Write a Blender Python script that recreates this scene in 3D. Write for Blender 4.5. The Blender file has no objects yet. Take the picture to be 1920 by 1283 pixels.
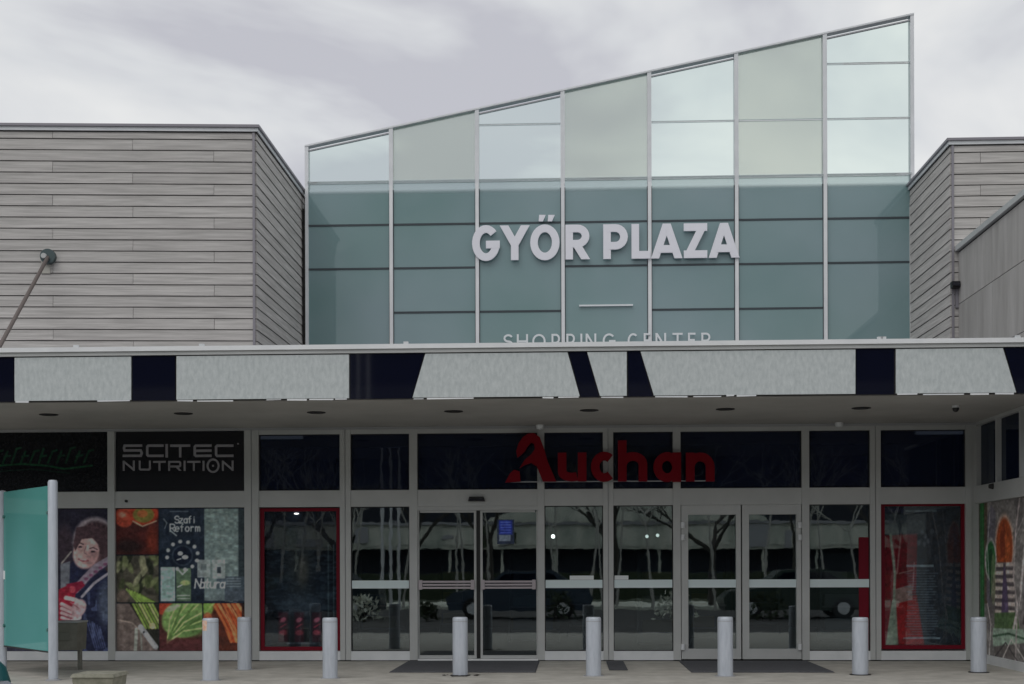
import bpy, math, random
import numpy as np
from mathutils import Matrix, Vector

# ------------------------------------------------------------------ camera, sky, sun, exposure
S = bpy.context.scene
COL = S.collection
F_PX, CX, HY, CAM_H = 2600.0, 960.0, 1062.0, 1.46
YAW, ROLL = math.atan(2600 / 60000.0), 0.0032
Fv = Vector((-math.sin(YAW), math.cos(YAW), 0))
R0 = Vector((math.cos(YAW), math.sin(YAW), 0)); U0 = Vector((0, 0, 1))
Rv = R0 * math.cos(ROLL) - U0 * math.sin(ROLL)
Uv = U0 * math.cos(ROLL) + R0 * math.sin(ROLL)
cam = bpy.data.objects.new("camera", bpy.data.cameras.new("camera")); COL.objects.link(cam)
cam.data.sensor_width = 36; cam.data.lens = F_PX * 36 / 1920
cam.data.shift_y = (HY - 641.5) / 1920
cam.data.clip_start = 0.1; cam.data.clip_end = 2000
m = Matrix.Identity(4)
for i in range(3):
    m[i][0] = Rv[i]; m[i][1] = Uv[i]; m[i][2] = -Fv[i]
m[0][3], m[1][3], m[2][3] = 0, 0, CAM_H
cam.matrix_world = m
S.camera = cam

SUN_EL, SUN_ROT = math.radians(48), math.radians(200)
w = bpy.data.worlds.new("World"); S.world = w; w.use_nodes = True
nt = w.node_tree; nt.nodes.clear()
def N(nt, t, **k):
    n = nt.nodes.new(t)
    for a, b in k.items():
        if a == 'i':
            for kk, v in b.items(): n.inputs[kk].default_value = v
        else: setattr(n, a, b)
    return n
L = lambda nt, a, b: nt.links.new(a, b)
out = N(nt, 'ShaderNodeOutputWorld'); bg = N(nt, 'ShaderNodeBackground', i={'Strength': 0.1})
sky = N(nt, 'ShaderNodeTexSky', sky_type='NISHITA', sun_disc=False, sun_elevation=SUN_EL, sun_rotation=SUN_ROT)
tc = N(nt, 'ShaderNodeTexCoord')
mp = N(nt, 'ShaderNodeMapping', i={'Scale': (1.0, 1.0, 2.4), 'Location': (5.2, 4.4, 3.3)})
L(nt, tc.outputs['Generated'], mp.inputs['Vector'])
n1 = N(nt, 'ShaderNodeTexNoise', i={'Scale': 3.1, 'Detail': 5, 'Roughness': .5, 'Distortion': .5})
L(nt, mp.outputs[0], n1.inputs['Vector'])
cr = N(nt, 'ShaderNodeValToRGB')
e = cr.color_ramp.elements
e[0].position = .40; e[0].color = (4.95, 4.95, 5.35, 1)
e[1].position = .60; e[1].color = (7.65, 7.65, 7.55, 1)
x = e.new(.49); x.color = (6.35, 6.45, 6.6, 1)
L(nt, n1.outputs['Fac'], cr.inputs[0])
mx = N(nt, 'ShaderNodeMix', data_type='RGBA'); mx.inputs[0].default_value = .93
L(nt, sky.outputs[0], mx.inputs[6]); L(nt, cr.outputs[0], mx.inputs[7])
L(nt, mx.outputs[2], bg.inputs['Color']); L(nt, bg.outputs[0], out.inputs[0])

sl = bpy.data.lights.new("sun", 'SUN'); sl.energy = 0.6; sl.angle = math.radians(45); sl.color = (1, .97, .93)
so = bpy.data.objects.new("sun", sl); COL.objects.link(so)
# light comes from behind and slightly left of the camera
sd = Vector((math.sin(SUN_ROT) * math.cos(SUN_EL), math.cos(SUN_ROT) * math.cos(SUN_EL), math.sin(SUN_EL)))
so.rotation_euler = sd.to_track_quat('Z', 'Y').to_euler()
S.view_settings.view_transform = 'Standard'; S.view_settings.look = 'None'
S.view_settings.exposure = 0.17; S.view_settings.gamma = 1; S.view_settings.use_curve_mapping = False
S.render.resolution_x, S.render.resolution_y = 1024, 684

# ------------------------------------------------------------------ measuring helpers
def ray(px, py): return Fv + Rv * ((px - CX) / F_PX) + Uv * ((HY - py) / F_PX)
class Wall:
    """vertical plane: s runs to the viewer's right, t comes out towards the viewer"""
    def __init__(s, ox, oy, dx, dy):
        l = math.hypot(dx, dy); s.o = (ox, oy); s.d = (dx / l, dy / l); s.n = (dy / l, -dx / l)
    def p(s, a, z, t=0.0):
        return (s.o[0] + s.d[0] * a + s.n[0] * t, s.o[1] + s.d[1] * a + s.n[1] * t, z)
    def hit(s, px, py, t=0.0):
        r = ray(px, py); ox, oy = s.o[0] + s.n[0] * t, s.o[1] + s.n[1] * t
        k = (ox * s.n[0] + oy * s.n[1]) / (r.x * s.n[0] + r.y * s.n[1])
        X, Y = r.x * k, r.y * k
        return ((X - ox) * s.d[0] + (Y - oy) * s.d[1], CAM_H + r.z * k)
    def sx(s, px, py=1000, t=0.0): return s.hit(px, py, t)[0]
    def z(s, py, px=960, t=0.0): return s.hit(px, py, t)[1]
def ground(px, py):
    r = ray(px, py); k = -CAM_H / r.z
    return (r.x * k, r.y * k)

# ------------------------------------------------------------------ object helpers
WORLD = {}
def tag(o, label=None, cat=None, group=None, kind=None):
    if label: o['label'] = label
    if cat: o['category'] = cat
    if group: o['group'] = group
    if kind: o['kind'] = kind
    return o
def thing(name, loc, label, cat, group=None):
    o = bpy.data.objects.new(name, None); COL.objects.link(o); o.location = loc
    o.empty_display_size = .2; WORLD[o] = Vector(loc)
    return tag(o, label, cat, group)
class MB:
    def __init__(s): s.v = []; s.f = []; s.mi = []
    def add(s, vs, fs, mi=0):
        b = len(s.v); s.v += [tuple(v) for v in vs]; s.f += [tuple(i + b for i in f) for f in fs]; s.mi += [mi] * len(fs); return s
    def hexa(s, p, mi=0):
        return s.add(p, [(0, 3, 2, 1), (4, 5, 6, 7), (0, 1, 5, 4), (1, 2, 6, 5), (2, 3, 7, 6), (3, 0, 4, 7)], mi)
    def box(s, x0, x1, y0, y1, z0, z1, mi=0):
        return s.hexa([(x0, y0, z0), (x1, y0, z0), (x1, y1, z0), (x0, y1, z0), (x0, y0, z1), (x1, y0, z1), (x1, y1, z1), (x0, y1, z1)], mi)
    def wbox(s, W, a0, a1, z0, z1, t0, t1, mi=0):
        return s.hexa([W.p(a0, z0, t1), W.p(a1, z0, t1), W.p(a1, z0, t0), W.p(a0, z0, t0),
                       W.p(a0, z1, t1), W.p(a1, z1, t1), W.p(a1, z1, t0), W.p(a0, z1, t0)], mi)
    def prism(s, W, pts, t0, t1, mi=0):
        n = len(pts)
        vs = [W.p(a, z, t1) for a, z in pts] + [W.p(a, z, t0) for a, z in pts]
        fs = [tuple(range(n)), tuple(range(2 * n - 1, n - 1, -1))] + [(i, i + n, (i + 1) % n + n, (i + 1) % n) for i in range(n)]
        return s.add(vs, fs, mi)
    def tube(s, a, b, r0, r1=None, seg=10, mi=0, cap=True):
        a, b = Vector(a), Vector(b); r1 = r0 if r1 is None else r1
        q = (b - a).to_track_quat('Z', 'Y'); vs = []
        for c, r in ((a, r0), (b, r1)):
            for k in range(seg):
                t = 2 * math.pi * k / seg; vs.append(c + q @ Vector((r * math.cos(t), r * math.sin(t), 0)))
        fs = [(k, (k + 1) % seg, (k + 1) % seg + seg, k + seg) for k in range(seg)]
        if cap: fs += [tuple(range(seg - 1, -1, -1)), tuple(range(seg, 2 * seg))]
        return s.add(vs, fs, mi)
    def lathe(s, c, prof, seg=24, mi=0):
        vs = []; n = len(prof)
        for k in range(seg):
            t = 2 * math.pi * k / seg
            for r, z in prof: vs.append((c[0] + r * math.cos(t), c[1] + r * math.sin(t), c[2] + z))
        fs = []
        for k in range(seg):
            for j in range(n - 1):
                a, b = k * n + j, ((k + 1) % seg) * n + j
                fs.append((a, b, b + 1, a + 1))
        return s.add(vs, fs, mi)
    def build(s, name, mats, parent=None, smooth=False):
        mats = mats if isinstance(mats, (list, tuple)) else [mats]
        A = np.array(s.v); lo, hi = A.min(0), A.max(0)
        c = Vector(((lo[0] + hi[0]) / 2, (lo[1] + hi[1]) / 2, lo[2]))
        me = bpy.data.meshes.new(name); me.from_pydata([tuple(Vector(v) - c) for v in s.v], [], s.f)
        for mm in mats: me.materials.append(mm)
        me.polygons.foreach_set('material_index', s.mi)
        if smooth:
            me.shade_smooth() if hasattr(me, 'shade_smooth') else None
            try: me.set_sharp_from_angle(angle=math.radians(40))
            except Exception: pass
        me.update()
        o = bpy.data.objects.new(name, me); COL.objects.link(o)
        WORLD[o] = c
        if parent: o.parent = parent; o.location = c - WORLD[parent]
        else: o.location = c
        return o

# ------------------------------------------------------------------ materials
MATS = {}
def mat(name, col, rough=.6, metal=0.0, spec=.5, noise=None, nscale=(1, 1, 1), sc=8, bump=0, rnd=0, detail=6, ramp=(.35, .7)):
    mm = bpy.data.materials.new(name); mm.use_nodes = True; t = mm.node_tree
    b = t.nodes['Principled BSDF']
    b.inputs['Base Color'].default_value = (*col, 1); b.inputs['Roughness'].default_value = rough
    b.inputs['Metallic'].default_value = metal; b.inputs['Specular IOR Level'].default_value = spec
    src = None
    if noise:
        g = N(t, 'ShaderNodeNewGeometry'); mp = N(t, 'ShaderNodeMapping', i={'Scale': nscale})
        oi = N(t, 'ShaderNodeObjectInfo')
        ad = N(t, 'ShaderNodeVectorMath', operation='ADD'); ml = N(t, 'ShaderNodeVectorMath', operation='SCALE', i={'Scale': 37.0 if rnd else 0.0})
        cx_ = N(t, 'ShaderNodeCombineXYZ')
        for k in range(3): L(t, oi.outputs['Random'], cx_.inputs[k])
        L(t, cx_.outputs[0], ml.inputs[0]); L(t, g.outputs['Position'], ad.inputs[0]); L(t, ml.outputs[0], ad.inputs[1])
        L(t, ad.outputs[0], mp.inputs[0])
        n = N(t, 'ShaderNodeTexNoise', i={'Scale': sc, 'Detail': detail, 'Roughness': .62}); L(t, mp.outputs[0], n.inputs['Vector'])
        r = N(t, 'ShaderNodeValToRGB'); r.color_ramp.elements[0].position = ramp[0]; r.color_ramp.elements[1].position = ramp[1]
        r.color_ramp.elements[0].color = (*col, 1); r.color_ramp.elements[1].color = (*noise, 1)
        L(t, n.outputs['Fac'], r.inputs[0]); src = r.outputs[0]
        if rnd:
            mr = N(t, 'ShaderNodeMapRange', i={'To Min': 1 - rnd, 'To Max': 1 + rnd}); L(t, oi.outputs['Random'], mr.inputs['Value'])
            v = N(t, 'ShaderNodeVectorMath', operation='SCALE'); L(t, src, v.inputs[0]); L(t, mr.outputs[0], v.inputs['Scale']); src = v.outputs[0]
        L(t, src, b.inputs['Base Color'])
        if bump:
            bu = N(t, 'ShaderNodeBump', i={'Strength': bump, 'Distance': .02}); L(t, n.outputs['Fac'], bu.inputs['Height']); L(t, bu.outputs[0], b.inputs['Normal'])
    MATS[name] = mm
    return mm
def glass(name, tint, refl=1.0, frost=0.0, fcol=(.6, .65, .62), body=0.0, bcol=(.1, .1, .1), wave=0.0, fade=None):
    """architectural pane: clear + film (diffuse/translucent) + opaque body + mirror coat. fade=(z0,z1): frit fading out upwards"""
    mm = bpy.data.materials.new(name); mm.use_nodes = True; t = mm.node_tree; t.nodes.clear()
    o = N(t, 'ShaderNodeOutputMaterial'); tr = N(t, 'ShaderNodeBsdfTransparent', i={'Color': (*tint, 1)})
    base = tr.outputs[0]
    g = N(t, 'ShaderNodeNewGeometry')
    if frost:
        tl = N(t, 'ShaderNodeBsdfTranslucent', i={'Color': (*fcol, 1)}); df = N(t, 'ShaderNodeBsdfDiffuse', i={'Color': (*fcol, 1)})
        a = N(t, 'ShaderNodeMixShader', i={0: .5}); L(t, tl.outputs[0], a.inputs[1]); L(t, df.outputs[0], a.inputs[2])
        b = N(t, 'ShaderNodeMixShader', i={0: frost}); L(t, base, b.inputs[1]); L(t, a.outputs[0], b.inputs[2]); base = b.outputs[0]
    if body:
        df = N(t, 'ShaderNodeBsdfDiffuse', i={'Color': (*bcol, 1)})
        n = N(t, 'ShaderNodeTexNoise', i={'Scale': .35, 'Detail': 3}); L(t, g.outputs['Position'], n.inputs['Vector'])
        r = N(t, 'ShaderNodeValToRGB'); r.color_ramp.elements[0].position = .35; r.color_ramp.elements[1].position = .65
        r.color_ramp.elements[0].color = (bcol[0] * .82, bcol[1] * .9, bcol[2] * .88, 1); r.color_ramp.elements[1].color = (bcol[0] * 1.15, bcol[1] * 1.07, bcol[2] * 1.12, 1)
        L(t, n.outputs['Fac'], r.inputs[0]); L(t, r.outputs[0], df.inputs['Color'])
        b = N(t, 'ShaderNodeMixShader', i={0: body}); L(t, base, b.inputs[1]); L(t, df.outputs[0], b.inputs[2]); base = b.outputs[0]
        if fade:
            sp = N(t, 'ShaderNodeSeparateXYZ'); L(t, g.outputs['Position'], sp.inputs[0])
            mr = N(t, 'ShaderNodeMapRange', interpolation_type='SMOOTHSTEP', i={'From Min': fade[0], 'From Max': fade[1], 'To Min': body, 'To Max': .0})
            L(t, sp.outputs['Z'], mr.inputs['Value']); L(t, mr.outputs[0], b.inputs[0])
    fr = N(t, 'ShaderNodeFresnel', i={'IOR': 1.5}); ml = N(t, 'ShaderNodeMath', operation='MULTIPLY', use_clamp=True, i={1: refl}); L(t, fr.outputs[0], ml.inputs[0])
    gl = N(t, 'ShaderNodeBsdfGlossy', i={'Roughness': .012, 'Color': (.95, 1, 1, 1)})
    if wave:
        n = N(t, 'ShaderNodeTexNoise', i={'Scale': 1.9, 'Detail': 3}); L(t, g.outputs['Position'], n.inputs['Vector'])
        bu = N(t, 'ShaderNodeBump', i={'Strength': 1, 'Distance': wave}); L(t, n.outputs['Fac'], bu.inputs['Height']); L(t, bu.outputs[0], gl.inputs['Normal'])
    b = N(t, 'ShaderNodeMixShader'); L(t, ml.outputs[0], b.inputs[0]); L(t, base, b.inputs[1]); L(t, gl.outputs[0], b.inputs[2])
    L(t, b.outputs[0], o.inputs[0]); MATS[name] = mm
    return mm
def emit(name, col, s):
    mm = bpy.data.materials.new(name); mm.use_nodes = True; t = mm.node_tree; t.nodes.clear()
    o = N(t, 'ShaderNodeOutputMaterial'); em = N(t, 'ShaderNodeEmission', i={'Color': (*col, 1), 'Strength': s}); L(t, em.outputs[0], o.inputs[0]); return mm

timber = mat('weathered_timber', (.40, .387, .372), .8, noise=(.61, .592, .57), nscale=(.5, .5, 12), sc=2.4, rnd=.055, bump=.12)
backing = mat('dark_membrane', (.035, .033, .033), .9)
alu = mat('anodised_aluminium', (.49, .505, .50), .45, .1, noise=(.56, .575, .57), sc=1.2)
alu_light = mat('pale_aluminium', (.78, .80, .82), .4, .05, noise=(.68, .71, .73), sc=3)
steel_grey = mat('grey_steel', (.40, .41, .43), .5, .2)
rail_dark = mat('dark_rail_paint', (.045, .06, .07), .5)
white_metal = mat('white_metal', (.84, .86, .87), .4, noise=(.74, .76, .78), sc=2)
coping_m = mat('zinc_coping', (.27, .26, .29), .5, .3)
concrete = mat('concrete', (.33, .32, .305), .85, noise=(.46, .45, .435), nscale=(2.2, 2.2, .35), sc=1.6, bump=.1, rnd=.03)
conc_rough = mat('rough_concrete', (.20, .20, .155), .9, noise=(.32, .31, .25), sc=9, bump=.4)
navy = mat('navy_glass_panel', (.003, .004, .014), .04, spec=1.0)
soffit_m = mat('soffit_plaster', (.36, .352, .335), .85, noise=(.45, .44, .42), sc=.9)
black = mat('black_plastic', (.012, .012, .013), .5)
dark_rubber = mat('rubber_mat', (.10, .103, .115), .9, noise=(.05, .052, .06), sc=40)
paving = mat('paving_concrete', (.36, .345, .31), .85, noise=(.56, .54, .49), sc=3.2, bump=.2, detail=12, ramp=(.3, .72))
asphalt = mat('asphalt', (.045, .045, .047), .9, noise=(.07, .07, .07), sc=3)
fascia_m = mat('streaked_frosted_panel', (.44, .485, .49), .45, noise=(.63, .67, .67), nscale=(4, 4, 1.8), sc=5.5, detail=13, ramp=(.30, .74))
letter_m = mat('lilac_white_letter', (.86, .87, .93), .5)
letter_w = mat('white_letter', (.80, .84, .86), .5)
red_m = mat('red_plastic', (.20, .002, .010), .6, spec=.15)
grey_print = mat('grey_print', (.34, .33, .36), .6)
black_print = mat('black_sign_board', (.006, .006, .01), .25)
bollard_m = mat('painted_steel', (.43, .47, .53), .42, .15, noise=(.53, .57, .63), nscale=(5, 5, .8), sc=5, ramp=(.25, .6))
teal_panel = glass('teal_glass', (.3, .7, .65), .5, body=.995, bcol=(.125, .385, .36), wave=0)
rail_pink = mat('brushed_rail', (.52, .47, .50), .35, .3)
aqua_film = mat('aqua_film', (.74, .86, .88), .4)
interior_dark = mat('interior_dark', (.09, .11, .12), .8)
interior_floor = mat('interior_floor', (.18, .18, .18), .3)
red_frame = mat('red_vinyl', (.17, .004, .016), .5, spec=.2)
bark = mat('bark', (.05, .045, .04), .9)
pale_bark = mat('pale_bark', (.5, .5, .46), .8)
far_pale = mat('far_pale_wall', (.82, .83, .72), .8, noise=(.36, .42, .36), nscale=(1, 1, .4), sc=.8, detail=10)
far_dark = mat('far_dark_facade', (.022, .026, .04), .8)
hedge_m = mat('hedge_leaves', (.03, .045, .025), .9, noise=(.06, .08, .04), sc=5, bump=.8)

shop_glass = glass('shop_glass', (.68, .76, .78), 3.6, wave=.00045)
case_glass = glass('display_glass', (.9, .92, .93), 1.1, wave=.0006)
transom_glass = glass('transom_glass', (.30, .33, .38), .55, body=.6, bcol=(.016, .024, .06), wave=.0006)
clear_upper = glass('clear_upper_glass', (.94, .985, .965), 1.4)
acrylic = glass('white_acrylic_strip', (1, 1, 1), 1.5, frost=.3, fcol=(.97, 1, .98))
frost_upper = glass('frosted_upper_glass', (.90, .935, .895), 1.0, frost=.2, fcol=(.74, .78, .72))

# ------------------------------------------------------------------ painted flat print (procedural colour per vertex of a fine grid)
GAIN = 3.0
class Canvas:
    """x, y in photograph-scale units of the print; colours are as the print looks in even shade"""
    def __init__(s, x0, x1, y0, y1, step=1.25, col=(20, 20, 30)):
        s.x0, s.x1, s.y0, s.y1 = x0, x1, y0, y1
        s.nx = int((x1 - x0) / step) + 1; s.ny = int((y1 - y0) / step) + 1
        s.X, s.Y = np.meshgrid(np.linspace(x0, x1, s.nx), np.linspace(y0, y1, s.ny))
        s.C = np.zeros((s.ny, s.nx, 3)) + np.array(col, float)
        s.rs = np.random.RandomState(int(x0 * 7 + y0) % 9999 + 3)
    def put(s, m, col, a=1.0): m = np.clip(m * a, 0, 1)[..., None]; s.C = s.C * (1 - m) + np.array(col, float) * m
    def noise(s, sx, sy=None):
        sy = sy or sx; g = s.rs.rand(int((s.y1 - s.y0) / sy) + 3, int((s.x1 - s.x0) / sx) + 3)
        u = (s.X - s.x0) / sx; v = (s.Y - s.y0) / sy; i = v.astype(int); j = u.astype(int); fu = u - j; fv = v - i
        fu = fu * fu * (3 - 2 * fu); fv = fv * fv * (3 - 2 * fv)
        return (g[i, j] * (1 - fu) + g[i, j + 1] * fu) * (1 - fv) + (g[i + 1, j] * (1 - fu) + g[i + 1, j + 1] * fu) * fv
    def rect(s, x0, x1, y0, y1, col, a=1, soft=.8):
        d = np.minimum(np.minimum(s.X - x0, x1 - s.X), np.minimum(s.Y - y0, y1 - s.Y)); s.put(np.clip(d / soft + .5, 0, 1), col, a)
    def ell(s, cx, cy, rx, ry, col, a=1, soft=.15, rot=0):
        c, q = math.cos(rot), math.sin(rot); dx, dy = s.X - cx, s.Y - cy
        d = np.sqrt(((dx * c + dy * q) / rx) ** 2 + ((-dx * q + dy * c) / ry) ** 2); s.put(np.clip((1 - d) / soft + .5, 0, 1), col, a)
    def line(s, pts, wd, col, a=1, soft=1.0):
        D = np.full(s.X.shape, 1e9)
        for (ax, ay), (bx, by) in zip(pts, pts[1:]):
            vx, vy = bx - ax, by - ay; l = max(vx * vx + vy * vy, 1e-9)
            t = np.clip(((s.X - ax) * vx + (s.Y - ay) * vy) / l, 0, 1)
            D = np.minimum(D, np.hypot(s.X - ax - t * vx, s.Y - ay - t * vy))
        s.put(np.clip((wd / 2 - D) / soft + .5, 0, 1), col, a)
    def poly(s, pts, col, a=1, soft=1.2):
        ins = np.zeros(s.X.shape, bool); n = len(pts); D = np.full(s.X.shape, 1e9)
        for k in range(n):
            (ax, ay), (bx, by) = pts[k], pts[(k + 1) % n]
            c = ((ay > s.Y) != (by > s.Y)) & (s.X < (bx - ax) * (s.Y - ay) / ((by - ay) or 1e-9) + ax); ins ^= c
            vx, vy = bx - ax, by - ay; l = max(vx * vx + vy * vy, 1e-9)
            t = np.clip(((s.X - ax) * vx + (s.Y - ay) * vy) / l, 0, 1); D = np.minimum(D, np.hypot(s.X - ax - t * vx, s.Y - ay - t * vy))
        s.put(np.clip(np.where(ins, D, -D) / soft + .5, 0, 1), col, a)
    def text(s, txt, x, y, h, adv, wd, col, a=1, slant=0):
        for ch in txt:
            if ch != ' ':
                for st in glyph(ch, .62, .0): s.line([(x + px_ * h + slant * (py_) * h, y - py_ * h) for px_, py_ in st], wd, col, a)
            x += adv
    def mesh(s, name, W, t, parent=None, rough=.35, gain=None, mapxy=None):
        """mapxy: canvas (x, y) -> (s, z) on the wall"""
        gain = gain or GAIN
        C = s.C.copy()
        for _ in range(1):
            P_ = np.pad(C, ((1, 1), (1, 1), (0, 0)), 'edge'); C = (P_[:-2, 1:-1] + P_[2:, 1:-1] + P_[1:-1, :-2] + P_[1:-1, 2:] + 3 * P_[1:-1, 1:-1]) / 7
        C = C * (.88 + .24 * s.noise(4)[..., None]) + (s.noise(2.5)[..., None] - .5) * 10
        C = C * (.88 + .24 * s.noise(9, 6)[..., None]); C = C * .82 + C.mean(-1, keepdims=True) * .18
        c = np.clip(C, 0, 255) / 255; lin = np.where(c < .04, c / 12.92, ((c + .055) / 1.055) ** 2.4) * gain
        lin = np.clip(lin, 0, .85)
        a00, a10 = mapxy(s.x0, s.y0), mapxy(s.x1, s.y0); a01 = mapxy(s.x0, s.y1)
        U = (s.X - s.x0) / (s.x1 - s.x0); V = (s.Y - s.y0) / (s.y1 - s.y0)
        A = a00[0] + (a10[0] - a00[0]) * U; Z = a00[1] + (a01[1] - a00[1]) * V
        P = np.stack([W.o[0] + W.d[0] * A + W.n[0] * t, W.o[1] + W.d[1] * A + W.n[1] * t, Z], -1).reshape(-1, 3)
        c0 = np.array([P[:, 0].mean(), P[:, 1].mean(), P[:, 2].min()]); P = P - c0
        idx = np.arange(s.nx * s.ny).reshape(s.ny, s.nx)
        Q = np.stack([idx[1:, :-1], idx[1:, 1:], idx[:-1, 1:], idx[:-1, :-1]], -1).reshape(-1, 4)
        me = bpy.data.meshes.new(name); me.vertices.add(len(P)); me.vertices.foreach_set('co', P.ravel().astype(np.float32))
        me.loops.add(Q.size); me.loops.foreach_set('vertex_index', Q.ravel().astype(np.int32))
        me.polygons.add(len(Q)); me.polygons.foreach_set('loop_start', np.arange(0, Q.size, 4, dtype=np.int32))
        me.update(calc_edges=True)
        at = me.color_attributes.new('print', 'FLOAT_COLOR', 'POINT')
        at.data.foreach_set('color', np.concatenate([lin.reshape(-1, 3), np.ones((len(P), 1))], 1).ravel().astype(np.float32))
        mm = bpy.data.materials.new(name + '_print'); mm.use_nodes = True; tt = mm.node_tree; b = tt.nodes['Principled BSDF']
        an = N(tt, 'ShaderNodeAttribute', attribute_name='print'); L(tt, an.outputs['Color'], b.inputs['Base Color']); b.inputs['Roughness'].default_value = rough
        b.inputs['Specular IOR Level'].default_value = .3
        me.materials.append(mm)
        o = bpy.data.objects.new(name, me); COL.objects.link(o); c0 = Vector(c0); WORLD[o] = c0
        if parent: o.parent = parent; o.location = c0 - WORLD[parent]
        else: o.location = c0
        return o

# ------------------------------------------------------------------ stroke lettering
def arc(cx, cy, rx, ry, a0, a1, n=14):
    return [(cx + rx * math.cos(math.radians(a0 + (a1 - a0) * k / n)), cy + ry * math.sin(math.radians(a0 + (a1 - a0) * k / n))) for k in range(n + 1)]
def glyph(ch, w, t):
    c = w / 2; i, j = t, 1 - t; r = w - t
    G = {
        'G': lambda: [arc(c, .5, c - t, .5 - t, 42, 350, 26)[:-1] + [(r, .5 - .08)], [(c, .5 - t * .4), (w, .5 - t * .4)]],
        'C': lambda: [arc(c + .03, .5, c - t, .5 - t, 48, 312, 22)],
        'O': lambda: [arc(c, .5, c - t, .5 - t, 0, 360, 32)],
        'Y': lambda: [[(t, 1), (c, .45)], [(w - t, 1), (c, .45)], [(c, .52), (c, 0)]],
        'R': lambda: [[(i, 0), (i, 1)], [(i, j), (c, j)] + arc(c, (j + .45) / 2, r - c, (j - .45) / 2, 90, -90, 12)[1:] + [(i, .45)], [(c * .9, .45), (w - t, 0)]],
        'P': lambda: [[(i, 0), (i, 1)], [(i, j), (c, j)] + arc(c, (j + .38) / 2, r - c, (j - .38) / 2, 90, -90, 12)[1:] + [(i, .38)]],
        'L': lambda: [[(i, 0), (i, 1)], [(i, t), (w, t)]],
        'A': lambda: [[(t, 0), (c, 1)], [(w - t, 0), (c, 1)], [(w * .24, .27), (w * .76, .27)]],
        'Z': lambda: [[(0, j), (w, j)], [(w - t * 1.3, j), (t * 1.3, t)], [(0, t), (w, t)]],
        'S': lambda: [arc(c, .5 + (.5 - t) / 2, c - t, (.5 - t) / 2, 25, 270, 14) + arc(c, .5 - (.5 - t) / 2, c - t, (.5 - t) / 2, 90, -155, 14)[1:]],
        'H': lambda: [[(i, 0), (i, 1)], [(r, 0), (r, 1)], [(i, .5), (r, .5)]],
        'I': lambda: [[(c, 0), (c, 1)]],
        'N': lambda: [[(i, 0), (i, 1)], [(i, 1), (r, 0)], [(r, 0), (r, 1)]],
        'E': lambda: [[(i, 0), (i, 1)], [(i, j), (w, j)], [(i, .5), (w * .9, .5)], [(i, t), (w, t)]],
        'T': lambda: [[(0, j), (w, j)], [(c, 0), (c, j)]],
        'U': lambda: [[(i, 1), (i, .3)] + arc(c, .3, c - t, .3 - t, 180, 360, 10)[1:] + [(r, 1)]],
        'z': lambda: [[(0, .65), (w * .8, .65), (0, 0), (w * .8, 0)]],
        'a': lambda: [arc(w * .4, .32, w * .38, .32, 0, 360, 16), [(w * .78, .65), (w * .78, 0)]],
        'f': lambda: [[(w * .3, 0), (w * .3, .85), (w * .6, 1)], [(0, .62), (w * .6, .62)]],
        'i': lambda: [[(w * .3, 0), (w * .3, .65)], [(w * .3, .85), (w * .3, .9)]],
        'e': lambda: [[(0, .33), (w * .8, .33)], arc(w * .4, .32, w * .4, .32, 0, 310, 14)],
        'o': lambda: [arc(w * .4, .32, w * .4, .32, 0, 360, 16)],
        'r': lambda: [[(w * .1, 0), (w * .1, .65)], [(w * .1, .45), (w * .4, .65), (w * .65, .6)]],
        'm': lambda: [[(0, 0), (0, .65)], [(0, .5), (w * .25, .65), (w * .45, .5), (w * .45, 0)], [(w * .45, .5), (w * .7, .65), (w * .9, .5), (w * .9, 0)]],
        't': lambda: [[(w * .3, 1), (w * .3, .1), (w * .6, 0)], [(0, .65), (w * .6, .65)]],
        'u': lambda: [[(0, .65), (0, .15), (w * .35, 0), (w * .75, .15)], [(w * .75, .65), (w * .75, 0)]],
    }
    return G[ch]()
def ribbon(mb, W, pts, t0, t1, hw, lim=None):
    """hw half width (metres); pts in (s,z). lim=(z0,z1): cut ends flush with these lines"""
    closed = len(pts) > 3 and math.dist(pts[0], pts[-1]) < 1e-6
    if closed: pts = pts[:-1]
    n = len(pts); Lf, Rt = [], []
    for k in range(n):
        def d(a, b):
            x, y = b[0] - a[0], b[1] - a[1]; l = math.hypot(x, y) or 1e-9; return (x / l, y / l)
        if closed: d0, d1 = d(pts[k - 1], pts[k]), d(pts[k], pts[(k + 1) % n])
        else: d0 = d(pts[k - 1], pts[k]) if k else None; d1 = d(pts[k], pts[k + 1]) if k < n - 1 else None
        d0 = d0 or d1; d1 = d1 or d0
        nx, ny = -(d0[1] + d1[1]), d0[0] + d1[0]; l = math.hypot(nx, ny) or 1e-9; nx, ny = nx / l, ny / l
        ml = min(1 / max(.35, nx * -d1[1] + ny * d1[0]), 2.2) * hw
        a, b = (pts[k][0] + nx * ml, pts[k][1] + ny * ml), (pts[k][0] - nx * ml, pts[k][1] - ny * ml)
        if not closed and lim and k in (0, n - 1) and abs(d1[1]) > .45 and min(abs(pts[k][1] - lim[0]), abs(pts[k][1] - lim[1])) < 1e-4:
            q = []
            for p_ in (a, b): kk = (pts[k][1] - p_[1]) / d1[1]; q.append((p_[0] + d1[0] * kk, pts[k][1]))
            a, b = q
        Lf.append(a); Rt.append(b)
    vs = [W.p(*q, t1) for q in Lf] + [W.p(*q, t1) for q in Rt] + [W.p(*q, t0) for q in Lf] + [W.p(*q, t0) for q in Rt]
    fs = []
    for k in range(n if closed else n - 1):
        q = (k + 1) % n
        fs += [(k + n, q + n, q, k), (k + 2 * n, q + 2 * n, q + 3 * n, k + 3 * n), (k, q, q + 2 * n, k + 2 * n), (k + n, k + 3 * n, q + 3 * n, q + n)]
    if not closed: fs += [(0, 2 * n, 3 * n, n), (n - 1, 2 * n - 1, 4 * n - 1, 3 * n - 1)]
    mb.add(vs, fs)
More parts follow.
